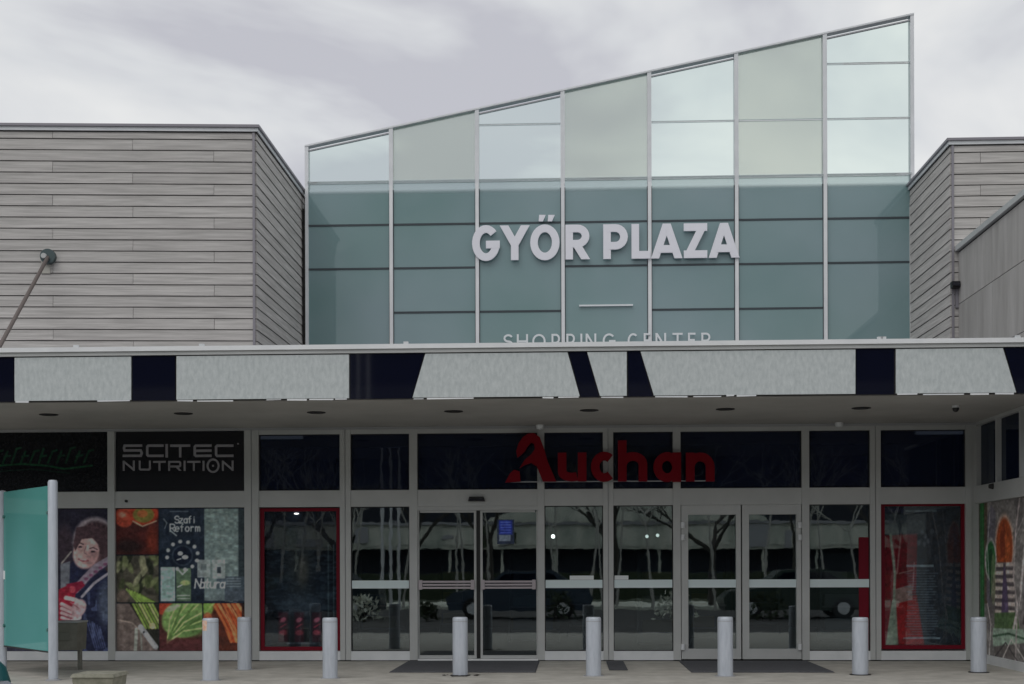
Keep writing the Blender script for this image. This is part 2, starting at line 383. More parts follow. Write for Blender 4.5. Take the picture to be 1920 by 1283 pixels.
def letter(W, ch, x0, x1, ytop, ybot, hw_px, t0, t1, m, parent, name='letter', strokes=None, lift=.002):
    """x0,x1,ytop,ybot measured on the photograph, converted to metres on the wall"""
    a0, zt = W.hit(x0, ytop, t1); a1, _ = W.hit(x1, ytop, t1); zb = W.hit(x0, ybot, t1)[1]
    h = zt - zb; wn = (a1 - a0) / h; hw = hw_px / (ybot - ytop) * h
    mb = MB()
    for k, st in enumerate(strokes or glyph(ch, wn, hw / h)):
        ribbon(mb, W, [(a0 + px_ * h, zb + py_ * h) for px_, py_ in st], t0, t1 + k * lift, hw, (zb, zt))
    return mb.build(name, m, parent)

# ================================================================== WALL PLANES
YF, YC, YG, XR, YT = 21.3, 17.8, 24.9, 6.13, 22.3
FW = Wall(0, YF, 1, 0)            # entrance facade
CW = Wall(0, YC, 1, 0)            # canopy fascia
GW = Wall(0, YG, 1, 0)            # glass screen
RW = Wall(XR, YF, 0, -1)          # return wall at right (s = distance towards the camera)
TW = Wall(0, YT, 1, 0)            # right timber front
lc = FW.sx(478, 300)              # left timber corner
LW = Wall(lc, YF, 1, .075)        # left timber front, slightly turned
LS = Wall(lc, YF, 0, 1)           # left timber side

# ================================================================== GROUND
MB().box(-60, 60, 12.5, YF + .1, -.3, 0).build('pavement', paving).__setitem__('kind', 'structure')
MB().box(-250, 250, -300, 300, -.6, -.02 - .12).build('ground', asphalt).__setitem__('kind', 'structure')
MB().box(-60, 60, 12.3, 12.498, -.3, .006).build('kerb', concrete).__setitem__('kind', 'structure')
MB().box(-60, 60, -7.5, 12.298, -.3, -.11).build('road', asphalt).__setitem__('kind', 'structure')
MB().box(-60, 60, -14, -7.502, -.3, .0).build('path', far_pale).__setitem__('kind', 'structure')
MB().box(-60, 60, -17.5, -14.002, -.3, .02).build('planting_bed', hedge_m).__setitem__('kind', 'structure')
# black strip standing in for the plinth shadow is built with the sills
# ================================================================== ENTRANCE FACADE
fac = thing('entrance_facade', (0, YF, 0), 'grey aluminium framed shopfront with dark glass transoms and doors under the canopy', 'shopfront')
zt_top, zb_beam, zt_beam = FW.z(804), FW.z(918, 960), FW.z(949, 960)
z_sill_t, z_sill_b = FW.z(1221, 900), FW.z(1238, 900)
XL = -12.5
z_soff = FW.z(799, 960)
def fx(px, py=1000): return FW.sx(px, py)
up_gaps = [(-62, -45), (203, 216), (459, 486), (638, 658), (768, 783), (1008, 1021), (1131, 1150), (1262, 1276), (1503, 1517), (1631, 1651), (1810, 1821)]
for k, (a, b) in enumerate(up_gaps):
    if b - a > 17:      # double profile with a groove between
        h = (b - a - 1.5) / 2
        for q0, q1 in ((a, a + h), (b - h, b)):
            MB().wbox(FW, fx(q0), fx(q1), z_sill_b + .003, z_soff - .04, -.10, .03).build('mullion', alu, fac)
        MB().wbox(FW, fx(a + h), fx(b - h), z_sill_b + .003, z_soff - .04, -.10, .012).build('joint_strip', steel_grey, fac)
    else:
        MB().wbox(FW, fx(a), fx(b), z_sill_b + .003, z_soff - .04, -.10, .03).build('mullion', alu, fac)
MB().box(fx(1821) + .001, XR + .3, YF - .012, YF + .4, .001, z_soff - .003).build('corner_post', alu, fac)
def spans():
    e = [(b, c) for (a, b), (c, d) in zip(up_gaps, up_gaps[1:])]
    return e
SP = spans()
for (a, b) in SP:
    MB().wbox(FW, fx(a) + .001, fx(b) - .001, zt_beam, zb_beam, -.09, .018).build('transom_beam', alu, fac)
    MB().wbox(FW, fx(a) + .001, fx(b) - .001, FW.z(812 if a > 300 else 803), z_soff - .04, -.09, .02).build('head_rail', alu, fac)
MB().wbox(FW, XL, XR - .003, z_soff - .039, z_soff - .002, -.1, .035).build('head_trim', steel_grey, fac)
sill_spans = [(XL, fx(203)), (fx(216), fx(459)), (fx(486), fx(638)), (fx(658), fx(768)), (fx(1021), fx(1131)), (fx(1150), fx(1262)), (fx(1517), fx(1631)), (fx(1651), fx(1810))]
for a, b in sill_spans:
    MB().wbox(FW, a + .001, b - .001, z_sill_b, z_sill_t, -.09, .024).build('sill_rail', alu_light, fac)  # paler aluminium than the frames; ground and sky light put into the colour
MB().wbox(FW, XL, XR - .003, 0.004, z_sill_b - .001, -.12, -.03).build('plinth', black, fac)  # black strip painted for the shade below the sill rails
def window(a, b, y0, y1, gm, name='window', parent=None, zt=None):
    parent = parent or fac
    s0, s1 = fx(a), fx(b); z0 = FW.z(y1, 960); z1 = FW.z(y0, 960)
    g = .012; mb = MB()
    for q in ((s0, s0 + g, z0, z1), (s1 - g, s1, z0, z1), (s0 + g, s1 - g, z0, z0 + g), (s0 + g, s1 - g, z1 - g, z1)):
        mb.wbox(FW, *q, -.06, -.012)
    f = mb.build(name, black, parent)
    MB().wbox(FW, s0 + g, s1 - g, z0 + g, z1 - g, -.05, -.042).build('pane', gm, f)
    return f
for (a, b) in SP:
    if a < 300: continue
    window(a, b, 812, 918, transom_glass, 'transom_window')
for a, b in ((658, 768), (1021, 1131), (1150, 1262), (1517, 1631)):
    window(a, b, 949, 1221, shop_glass)
    MB().wbox(FW, fx(a) + .013, fx(b) - .013, FW.z(1103, 960), FW.z(1088, 960), -.04, -.004).build('crossbar', aqua_film, fac)
# far left window beyond the poster
# sliding doors
zd_t, zd_b = FW.z(957), FW.z(1235)
MB().wbox(FW, fx(783), fx(1008), FW.z(957) + .002, zt_beam - .002, -.08, .012).build('door_track', alu, fac)
for a, b, lab in ((783, 893, 'l'), (900, 1008, 'r')):
    mb = MB(); s0, s1 = fx(a) + .002, fx(b) - .002; g = .035
    for q in ((s0, s0 + (g if lab == 'r' else .02), zd_b + .05, zd_t), (s1 - (g if lab == 'l' else .02), s1, zd_b + .05, zd_t), (s0, s1, zd_b, zd_b + .049), (s0 + .036, s1 - .036, zd_t - .03, zd_t)):
        mb.wbox(FW, *q, -.07, -.02)
    d = mb.build('sliding_door', alu_light if 0 else alu, fac)
    MB().wbox(FW, s0 + .02, s1 - .02, zd_b + .05, zd_t - .03, -.05, -.042).build('pane', shop_glass, d)
    mb = MB(); z0, z1 = FW.z(1104, 900), FW.z(1089, 900); q0, q1 = fx(a + 3), fx(b - 5)
    mb.wbox(FW, q0, q1, z1 - .03, z1, .0, .03); mb.wbox(FW, q0, q1, z0, z0 + .03, .0, .03)
    mb.wbox(FW, q0 - .01, q0 + .045, z0 - .012, z1 + .012, -.02, .035); mb.wbox(FW, q1 - .045, q1 + .01, z0 - .012, z1 + .012, -.02, .035)
    mb.wbox(FW, q0 + .05, q1 - .05, (z0 + z1) / 2 - .014, (z0 + z1) / 2 + .014, .002, .022)
    mb.build('push_bar', rail_pink, d)
MB().wbox(FW, fx(893) + .001, fx(900) - .001, zd_b, zd_t, -.06, -.03).build('door_gasket', black, fac)
MB().wbox(FW, fx(783), fx(1008), .005, zd_b - .004, -.028, .03).build('threshold', white_metal, fac)
# hinged double door
for a, b in ((1277, 1389), (1391, 1502)):
    s0, s1 = fx(a) + .002, fx(b) - .002; z0, z1 = FW.z(1236), zt_beam - .003
    g0, g1, gz0, gz1 = fx(a + 13), fx(b - 9), FW.z(1217), FW.z(967)
    mb = MB()
    for q in ((s0, g0, z0, z1), (g1, s1, z0, z1), (g0 + .001, g1 - .001, z0, gz0), (g0 + .001, g1 - .001, gz1, z1)): mb.wbox(FW, *q, -.07, .022)
    d = mb.build('hinged_door', alu, fac)
    MB().wbox(FW, g0 + .001, g1 - .001, gz0, gz1, -.05, -.042).build('pane', shop_glass, d)
    MB().wbox(FW, g0 + .002, g1 - .002, FW.z(1103), FW.z(1088), -.04, -.004).build('crossbar', aqua_film, d)
    for hy in (985, 1008, 1213):
        hx = a + 3 if a < 1300 else b - 3; cx_, cz_ = FW.hit(hx, hy)
        MB().tube(FW.p(cx_, cz_ - .045, .045), FW.p(cx_, cz_ + .045, .045), .03, seg=12).build('hinge', alu_light, d, True)
# back wall, ceiling and floor of the hall inside
hall = thing('entrance_hall', (0, 26, 0), 'dim entrance hall behind the glass doors of the shopping centre', 'interior')
MB().box(XL, XR + 4, YF + .15, 33, -.1, 0.001).build('floor', interior_floor, hall)
MB().box(XL, XR + 4, YF + .12, 33, 3.3, 3.45).build('ceiling', interior_dark, hall)
MB().box(XL, XR + 4, 33, 33.2, 0, 3.4).build('back_wall', interior_dark, hall)
MB().box(XL - .2, XL, YF, 33.2, 0, 3.4).build('end_wall', interior_dark, hall)
MB().box(XR + 4, XR + 4.2, YF, 33.2, 0, 3.4).build('end_wall', interior_dark, hall)
rnd = random.Random(5)
shelf_m = [mat('stock_' + str(k), c, .6) for k, c in enumerate([(.10, .14, .16), (.2, .16, .08), (.2, .2, .22), (.05, .09, .15)])]
for k, px in enumerate((560, 700, 840, 1000, 1110, 1240, 1330, 1460, 1590)):
    x = fx(px) * 1.25; Y = 26 + (k * 37 % 5)
    t_ = thing('display_stand', (x, Y, 0), 'dark display stand seen dimly through the entrance glass', 'display stand', 'display stands inside the hall')
    mb = MB(); mb.box(x - .5, x - .46, Y - .2, Y + .2, 0, 1.7); mb.box(x + .46, x + .5, Y - .2, Y + .2, 0, 1.7); mb.box(x - .46, x + .46, Y + .15, Y + .19, 0, 1.7)
    mb.build('rack', interior_dark, t_)
    for z in (.2, .65, 1.1):
        MB().box(x - .45, x + .45, Y - .2, Y + .14, z, z + .03).build('shelf', shelf_m[2], t_)
        MB().box(x - .4, x + rnd.uniform(0, .4), Y - .15, Y + .1, z + .031, z + .25).build('stock', shelf_m[rnd.randint(0, 3)], t_)
# (cars on the street come later)
lampm = emit('lit_bulb', (1, .95, .85), 6)
for px, py, Y in ((1037, 1006, 24.5), (1213, 1006, 27.5), (1233, 1004, 27.5)):
    W_ = Wall(0, Y, 1, 0); a, z = W_.hit(px, py)
    t_ = thing('ceiling_lamp', (a, Y, 3.3), 'tiny lit lamp hanging behind the glass right of the sliding doors' if px < 1100 else ('left' if px < 1220 else 'right') + ' one of two dim lamps behind the pane beside the hinged doors', 'lamp', None if px < 1100 else 'paired dim lamps')
    MB().tube((a, Y, z + .04), (a, Y, 3.3), .006, seg=6).build('cord', black, t_)
    MB().lathe((a, Y, z), [(0.0, -.035), (.025, -.025), (.035, 0), (.025, .025), (0, .035)], 12).build('bulb', lampm if px < 1100 else emit('dim_bulb', (.9, .95, .85), 1.2), t_)
# door sensor, small details
s_, z_ = FW.hit(894, 936)
o = thing('door_sensor', FW.p(s_, z_, .02), 'small black sensor on the beam above the sliding doors', 'sensor')
MB().prism(FW, [(s_ - .13, z_ - .035), (s_ + .13, z_ - .035), (s_ + .11, z_ + .035), (s_ - .11, z_ + .035)], .019, .08).build('sensor_housing', black, o)
MB().wbox(FW, s_ - .1, s_ + .1, z_ - .02, z_ + .005, .081, .084).build('sensor_lens', navy, o)
for px, py, lab in ((1013, 801, 'small pale round fixture above the bird-shaped initial of the red sign'), (1570, 798, 'small pale round fixture at the top of the shopfront right of the hinged doors')):
    s_, z_ = FW.hit(px, py)
    o = thing('ceiling_sensor', (s_, YF - .12, z_soff - .01), lab, 'sensor')
    MB().lathe((s_, YF - .14, z_soff - .075), [(0, 0), (.05, .012), (.065, .04), (.065, .075)], 16).build('dome', alu_light, o, True)
s_, z_ = FW.hit(238, 940)
o = MB().tube(FW.p(s_, z_, .018), FW.p(s_, z_, .05), .022, seg=12).build('round_knob', black); tag(o, 'tiny black round knob on the grey beam above the vegetable poster', 'knob')

# ================================================================== CANOPY
can = thing('entrance_canopy', (0, YC, 3.6), 'deep flat canopy with streaked pale and dark navy fascia panels over the entrance', 'canopy')
CL, CRt = -13.0, CW.sx(2050, 700)
z_ft, z_fb = CW.z(657, 960), CW.z(746, 960)
z_cap0, z_cap1 = CW.z(656, 960), CW.z(644.5, 960)
MB().box(CL, XR - .003, YC + .06, YF + .14, z_soff, z_soff + .05).build('soffit', soffit_m, can)
MB().box(XR - .003, CRt, YC + .06, YC + .9, z_soff, z_soff + .05).build('soffit', soffit_m, can)
MB().box(CL, CRt, YC + .08, YF + .5, z_soff + .051, z_cap0 - .02).build('canopy_core', backing, can)
MB().box(CL, CRt, YC + .1, YF + 3.5, z_cap0 - .018, z_cap0 + .015).build('roof_sheet', coping_m, can)
MB().wbox(CW, CL, CRt, z_cap0 + .02, z_cap1, -.3, .075).build('top_trim', white_metal, can)
MB().wbox(CW, CL, CRt, z_cap0 - .03, z_cap0 + .018, -.1, .045).build('lower_trim', alu, can)
# panels: (top-left, top-right, bottom-left, bottom-right, kind)
PAN = [(-330, -60, -330, -60, 0), (-58, 27, -14, 27, 1), (29, 247, 29, 247, 0), (249, 329, 249, 329, 1), (332, 655, 332, 655, 0), (657, 796, 657, 772, 1), (798, 1064, 774, 1087, 0),
       (1066, 1099, 1089, 1123, 1), (1101, 1175, 1125, 1175, 0), (1177, 1199, 1178, 1224, 1), (1201, 1603, 1226, 1603, 0), (1605, 1676, 1605, 1676, 1),
       (1679, 1879, 1679, 1904, 0), (1882, 1990, 1907, 1990, 1)]
for a, b, c, d, k in PAN:
    zt, zb = z_cap0 - .032, z_fb
    if not k: zt -= .012; zb += .01
    pts = [(CW.sx(c, 746), zb), (CW.sx(d, 746), zb), (CW.sx(b, 660), zt), (CW.sx(a, 660), zt)]
    MB().prism(CW, pts, 0.0, .03 if not k else .018).build('dark_fascia_panel' if k else 'pale_fascia_panel', navy if k else fascia_m, can)
MB().wbox(CW, CL, CRt, z_soff + .01, z_cap0 - .031, -.079, -.002).build('fascia_backing', backing, can)
# broken drip edge
rr = random.Random(8)
for a, b, c, d, k in PAN:
    if k: continue
    x = c + 2
    while x < d - 12:
        l = rr.uniform(14, 90); e_ = min(d - 2, x + l)
        if rr.random() < .72:
            h = rr.uniform(.010, .022); dz = rr.uniform(-.008, .004)
            s0, s1 = CW.sx(x, 746), CW.sx(e_, 746)
            MB().prism(CW, [(s0, z_fb - .012 + dz), (s1, z_fb - .012 + dz + rr.uniform(-.006, .006)), (s1, z_fb - .012 + dz + h), (s0, z_fb - .012 + dz + h)], .031, .040).build('drip_edge', white_metal if rr.random() < .5 else alu_light, can)
        x = e_ + rr.uniform(2, 14)
for px in (145, 762, 1655, 1648, 380, 1906):
    s_, z_ = CW.hit(px, 645)
    MB().box(s_ - .03, s_ + .03, YC - .07, YC - .02, z_cap1, z_cap1 + .03).build('trim_clamp', alu_light, can)
for k, (px, py) in enumerate([(-190, 772), (70, 771), (328, 769), (586, 769), (848, 768), (1105, 766), (1362, 765), (1624, 760)]):
    r = ray(px, py); q = (z_soff - CAM_H) / r.z; x, y = r.x * q, 19.2
    MB().lathe((x, y, z_soff), [(.13, .0), (.13, -.010), (.10, -.014), (.095, -.004)], 24).build('downlight_ring', black, can, True)
    MB().lathe((x, y, z_soff), [(0, -.003), (.094, -.003)], 24).build('downlight_lens', black, can)
# security camera under canopy
r = ray(1792, 769); q = (z_soff - .06 - CAM_H) / r.z; x, y = r.x * q, r.y * q
o = thing('security_camera', (x, y, z_soff), 'small black dome camera under the canopy near its right end', 'camera')
MB().lathe((x, y, z_soff), [(.05, 0), (.05, -.03), (0, -.03)], 16).build('mount', alu_light, o)
MB().lathe((x, y, z_soff), [(.045, -.03), (.042, -.06), (.025, -.082), (0, -.09)], 16).build('dome', black, o, True)

# ================================================================== RETURN WALL AT THE RIGHT (faces left)
ret = thing('side_shopfront', (XR, 19, 0), 'side shopfront at the far right with dark high windows above the painted mural', 'shopfront')
rw_end = YF - 15.2
def rx(px, py=1000): return RW.sx(px, py)
zr_beam_t, zr_beam_b = RW.z(914, 1822), RW.z(946, 1822)
zr_base = RW.z(1228, 1850)
MB().wbox(RW, -.1, 4.4, .0, zr_base, -.2, .02).build('base_rail', alu_light, ret)
MB().wbox(RW, -.1, 4.4, zr_beam_b, zr_beam_t, -.2, .03).build('beam', alu, ret)
MB().wbox(RW, -.1, 4.4, z_soff - .05, z_soff - .002, -.2, .02).build('head_rail', alu, ret)
ms = [.036, rx(1871, 850), rx(1916, 850), 4.3]
for q in (ms[0] + .02, ms[1], ms[2] + .0):
    MB().wbox(RW, q - .03, q + .03, zr_beam_t + .001, z_soff - .051, -.1, .028).build('mullion', alu, ret)
for a, b in ((ms[0] + .05, ms[1] - .03), (ms[1] + .03, ms[2] - .03), (ms[2] + .03, 4.3)):
    f = MB().wbox(RW, a, b, zr_beam_t + .002, z_soff - .052, -.09, -.05).build('window', black, ret)
    MB().wbox(RW, a + .01, b - .01, zr_beam_t + .012, z_soff - .062, -.049, -.04).build('pane', transom_glass, f)
MB().wbox(RW, -.1, 4.4, zr_base + .002, zr_beam_b - .002, -.2, -.03).build('wall_panel', alu, ret)
s_, z_ = RW.hit(1866, 912)
o = thing('wall_sensor', RW.p(s_, z_, .03), 'black round sensor on the beam above the mural', 'sensor')
MB().tube(RW.p(s_, z_, .03), RW.p(s_, z_, .09), .045, .03, 16).build('sensor_body', black, o, True)

# mural
c = Canvas(0, 230, 0, 300, 1.4, (104, 100, 98))
n_ = c.noise(9, 26); c.put((n_ > .62) * 1., (140, 134, 132), .5); n_ = c.noise(14, 40); c.put((n_ > .65) * 1., (62, 58, 60), .5)
c.rect(6, 22, -5, 300, (28, 92, 40)); c.rect(12, 17, -5, 300, (46, 120, 60), .6); c.rect(0, 6, -5, 300, (70, 72, 66)); c.rect(22, 34, 0, 200, (72, 58, 40), .8)
c.poly([(34, 30), (48, 5), (66, 20), (60, 120), (40, 210), (30, 190)], (90, 86, 100), .7)
c.ell(96, 88, 34, 62, (168, 140, 124)); c.ell(96, 90, 29, 56, (150, 62, 26)); c.poly([(80, 70), (96, 36), (106, 100), (84, 110)], (112, 40, 24), .6); c.poly([(98, 60), (116, 80), (112, 120), (100, 120)], (176, 84, 34), .6)
c.rect(60, 132, 118, 300, (92, 86, 84)); 
for k in range(9):
    y = 120 + k * 15; c.rect(62, 92, y, y + 7, (176, 160, 150)); c.rect(102, 132, y - 2, y + 5, (170, 156, 150)); c.rect(62, 132, y + 8, y + 12, (58, 50, 58), .6)
c.poly([(96, 118), (106, 160), (112, 230), (96, 262), (84, 230), (90, 160)], (74, 60, 92), .9)
c.ell(46, 112, 22, 42, (160, 160, 156)); c.ell(47, 114, 17, 37, (30, 100, 48)); c.poly([(40, 95), (52, 90), (56, 150), (44, 190)], (18, 58, 32), .8); c.ell(56, 150, 9, 50, (120, 130, 90), .6)
c.poly([(60, 216), (140, 210), (150, 250), (60, 262)], (66, 96, 52), .9); c.poly([(54, 246), (160, 240), (180, 262), (54, 282)], (128, 150, 132)); c.line([(54, 262), (110, 252), (170, 258)], 4, (52, 84, 60))
c.line([(150, 0), (136, 60), (128, 140), (140, 200), (134, 300)], 5, (150, 140, 138)); c.line([(200, 0), (168, 80), (150, 180), (128, 240)], 7, (170, 160, 158)); c.line([(240, 20), (190, 120), (160, 230)], 4, (60, 54, 58))
c.line([(34, 200), (46, 240), (40, 300)], 4, (168, 160, 156)); c.line([(62, 300), (100, 270), (140, 300)], 3, (54, 50, 52)); c.line([(90, 300), (120, 262), (170, 300)], 3, (170, 164, 160)); c.line([(44, 20), (34, 90), (40, 150)], 2.5, (168, 168, 166))
for k in range(16):
    a = c.rs.rand() * 90 + 150; b = c.rs.rand() * 260; c.line([(a, b), (a + c.rs.randn() * 14, b + 36)], 2.2, (150, 144, 142) if k % 2 else (60, 56, 60), .8)
sA, sB = .04, 4.35
mu = thing('mural', RW.p(2, zr_base, 0), 'painted street-art mural with orange arch and green figure on the right side wall', 'mural')
def mapmu(x, y):
    # the arch (x about 96) stands near px 1880; mural spans about 3 m of wall
    return (.005 + x / 96 * (RW.sx(1880, 1000) - .02), zr_beam_b - .004 + (zr_base + .004 - zr_beam_b) * y / 300)
c.mesh('painted_surface', RW, -.025, mu, .6, 2.0, mapmu)

# ================================================================== LEFT TIMBER BLOCK
def timber_block(name, loc, label, front, f_range, side, side_len, z_top_f, z_bot, pitch, joints, flip=False, side_s0=0.0):
    b = thing(name, loc, label, 'building')
    f0, f1 = f_range
    z = z_top_f; k = 0
    rj = random.Random(12)
    while z > z_bot:
        h = pitch if k else pitch * .72
        js = [f0] + sorted(j for j in joints[k % len(joints)] if f0 < j < f1) + [f1]
        for a, c_ in zip(js, js[1:]):
            d = rj.uniform(0, .004)
            p = [front.p(a + .003, z - h + .013, .030 + d), front.p(c_ - .003, z - h + .013, .030 + d), front.p(c_ - .003, z - h + .013, .0), front.p(a + .003, z - h + .013, .0),
                 front.p(a + .003, z, .018 + d), front.p(c_ - .003, z, .018 + d), front.p(c_ - .003, z, .0), front.p(a + .003, z, .0)]
            MB().hexa(p).build('plank', timber, b)
        d = rj.uniform(0, .004)
        p = [side.p(side_s0, z - h + .013, .030 + d), side.p(side_s0 + side_len, z - h + .013, .030 + d), side.p(side_s0 + side_len, z - h + .013, .0), side.p(side_s0, z - h + .013, .0),
             side.p(side_s0, z, .018 + d), side.p(side_s0 + side_len, z, .018 + d), side.p(side_s0 + side_len, z, .0), side.p(side_s0, z, .0)]
        MB().hexa(p).build('side_plank', timber, b)
        z -= h; k += 1
    return b
zl = LW.z(249, 478)
z_bot = z_cap0 - .05
j1, j2, j3 = (LW.sx(p_, 450) for p_ in (100, 250, 402))
fl = -6.2
lb = timber_block('timber_clad_block', (lc - 3, YF, 4.2), 'left block clad in weathered grey timber boards above the canopy', LW, (fl, -.006), LS, YG - YF + .25, zl, z_bot, .173, [[j1 - 3.6, j1], [j2 - 3.7, j2], [j3 - 3.7, j3]])
mb = MB(); q = [LW.p(fl, 0), LW.p(-.005, 0), (lc - .003, YF, 0), (lc - .003, YG + 3, 0), (LW.p(fl, 0)[0], YG + 3, 0)]
def poly_prism(pts, z0, z1, mb=None):
    mb = mb or MB(); n = len(pts)
    mb.add([(p_[0], p_[1], z0) for p_ in pts] + [(p_[0], p_[1], z1) for p_ in pts], [tuple(range(n - 1, -1, -1)), tuple(range(n, 2 * n))] + [(i, (i + 1) % n, (i + 1) % n + n, i + n) for i in range(n)]); return mb
base = [LW.p(fl, 0, -.01), (lc - .01, YF + .012), (lc - .01, YG + 3), (LW.p(fl, 0)[0], YG + 3)]
poly_prism(base, z_bot, zl + .02).build('core_wall', backing, lb)
def off(W, a, t): return W.p(a, 0, t)[:2]
def copings(parent, pts_fn, z):
    poly_prism(pts_fn(.055), z + .002, z + .06).build('coping_strip', alu_light, parent)
    poly_prism(pts_fn(.035), z - .012, z + .001).build('under_coping_strip', backing, parent)  # solid dark strip, painted for the shadow below the coping
    poly_prism(pts_fn(.085), z + .061, z + .10).build('coping', coping_m, parent)
copings(lb, lambda t: [off(LW, fl, t), (lc + t, YF - t), (lc + t, YG + 3), (LW.p(fl, 0)[0], YG + 3)], zl)
MB().box(lc - .03, lc + .008, YF - .045, YF - .0365, z_bot, zl - .013).build('corner_bead', coping_m, lb)

# ================================================================== RIGHT TIMBER BLOCK + CONCRETE WING
zr = TW.z(273, 1800)
xr0 = TW.sx(1784, 400)
RS = Wall(xr0, YG, 0, -1)
rb = timber_block('timber_clad_block', (xr0 + 3, YT, 4.2), 'right block clad in weathered grey timber boards behind the concrete wall', TW, (xr0 + .006, xr0 + 4.2), RS, YG - YT + .01, zr, z_bot, .173, [[xr0 + 1.2, xr0 + 3.4], [xr0 + .45, xr0 + 2.6], [xr0 + 1.9, xr0 + 3.9]])
poly_prism([(xr0 + .01, YT + .012), (xr0 + 4.2, YT + .012), (xr0 + 4.2, YG + 3), (xr0 + .01, YG + 3)], z_bot, zr + .02).build('core_wall', backing, rb)
copings(rb, lambda t: [(xr0 - t, YG + 3), (xr0 - t, YT - t), (xr0 + 4.2, YT - t), (xr0 + 4.2, YG + 3)], zr)
MB().box(xr0 - .008, xr0 + .03, YT - .045, YT - .0365, z_bot, zr - .013).build('corner_bead', coping_m, rb)
WW = Wall(XR, YT - .05, 0, -1)
cw = thing('concrete_wing', (XR + .3, 20, 4.2), 'bare grey concrete side wall rising at the right edge above the canopy', 'wall')
zc = WW.z(474, 1788); s1_ = WW.z(576, 1790); s2_ = WW.z(690, 1788)
for z0, z1 in ((z_cap0 + .02, s2_ - .006), (s2_ + .006, s1_ - .006), (s1_ + .006, zc - .07)):
    for a, b in ((0.0, 1.75), (1.76, 3.6), (3.61, 5.2)):
        MB().wbox(WW, a, b, z0, z1, -.25, -.0).build('concrete_panel', concrete, cw)
MB().wbox(WW, 0.01, 5.19, z_cap0, zc - .08, -.24, -.012).build('panel_joint', coping_m, cw)
MB().wbox(WW, 0, 5.2, zc - .068, zc - .04, -.3, -.015).build('under_coping_strip', backing, cw)
MB().wbox(WW, -.02, 5.2, zc - .039, zc + .045, -.32, .05).build('coping', alu, cw)
s_, z_ = WW.hit(1783, 546)
o = thing('wall_lamp', (XR, YT - .05, z_), 'small dark lamp fixed at the corner of the concrete wall', 'lamp')
MB().box(XR - .13, XR - .002, YT - .16, YT - .05, z_ - .05, z_ + .05).build('lamp_housing', black, o)
MB().box(XR - .12, XR - .02, YT - .20, YT - .161, z_ - .03, z_ + .03).build('lamp_lens', navy, o)
MB().box(XR - .05, XR - .001, YT - .06, YT - .03, z_ - .35, z_ - .051).build('conduit', coping_m, o)

# ================================================================== GLASS SCREEN
scr = thing('glass_screen', (0, YG, 3.5), 'tall glazed screen with a sloping top edge rising to the right above the canopy', 'building')
mp_ = [574, 734, 895, 1055.5, 1218, 1381, 1547, 1712.5]
mxs = [GW.sx(p_, 450) for p_ in mp_]
tl, tr = GW.hit(573, 274), GW.hit(1710, 27)
def ztop(a): return tl[1] + (tr[1] - tl[1]) * (a - tl[0]) / (tr[0] - tl[0])
z_w = GW.z(336, 1140); zq = [GW.z(y, 1140) for y in (416, 498.5, 582)]; z_gb = 3.6
z_up, z_up2 = GW.z(228, 1300), GW.z(119, 1625)
spandrel = glass('spandrel_glass', (.86, .93, .92), 1.25, body=.985, bcol=(.215, .322, .330), frost=.25, fcol=(.6, .7, .7), fade=(z_w - .24, z_w - .12))
nm = len(mxs)
for k, a in enumerate(mxs):
    zt = ztop(a); wd = .036 if 0 < k < nm - 1 else .032
    if k == 0: a += .02
    if k == nm - 1: a -= .02
    zsplit = z_w - .08
    MB().prism(GW, [(a - wd, zsplit + .001), (a + wd, zsplit + .001), (a + wd, ztop(a + wd) - .03), (a - wd, ztop(a - wd) - .03)], -.12, .05).build('upper_mullion', alu_light, scr)
    MB().wbox(GW, a - wd * .85, a + wd * .85, z_gb, zsplit, -.12, .06).build('lower_mullion', white_metal, scr)  # whiter metal below, greyer above: front light and backlight put into the colours
    if 0 < k < nm - 1:
        for q in (a - wd * .85 - .014, a + wd * .85):
            MB().wbox(GW, q + .001, q + .013, z_gb, z_w - .14, -.05, .012).build('gasket', rail_dark, scr)
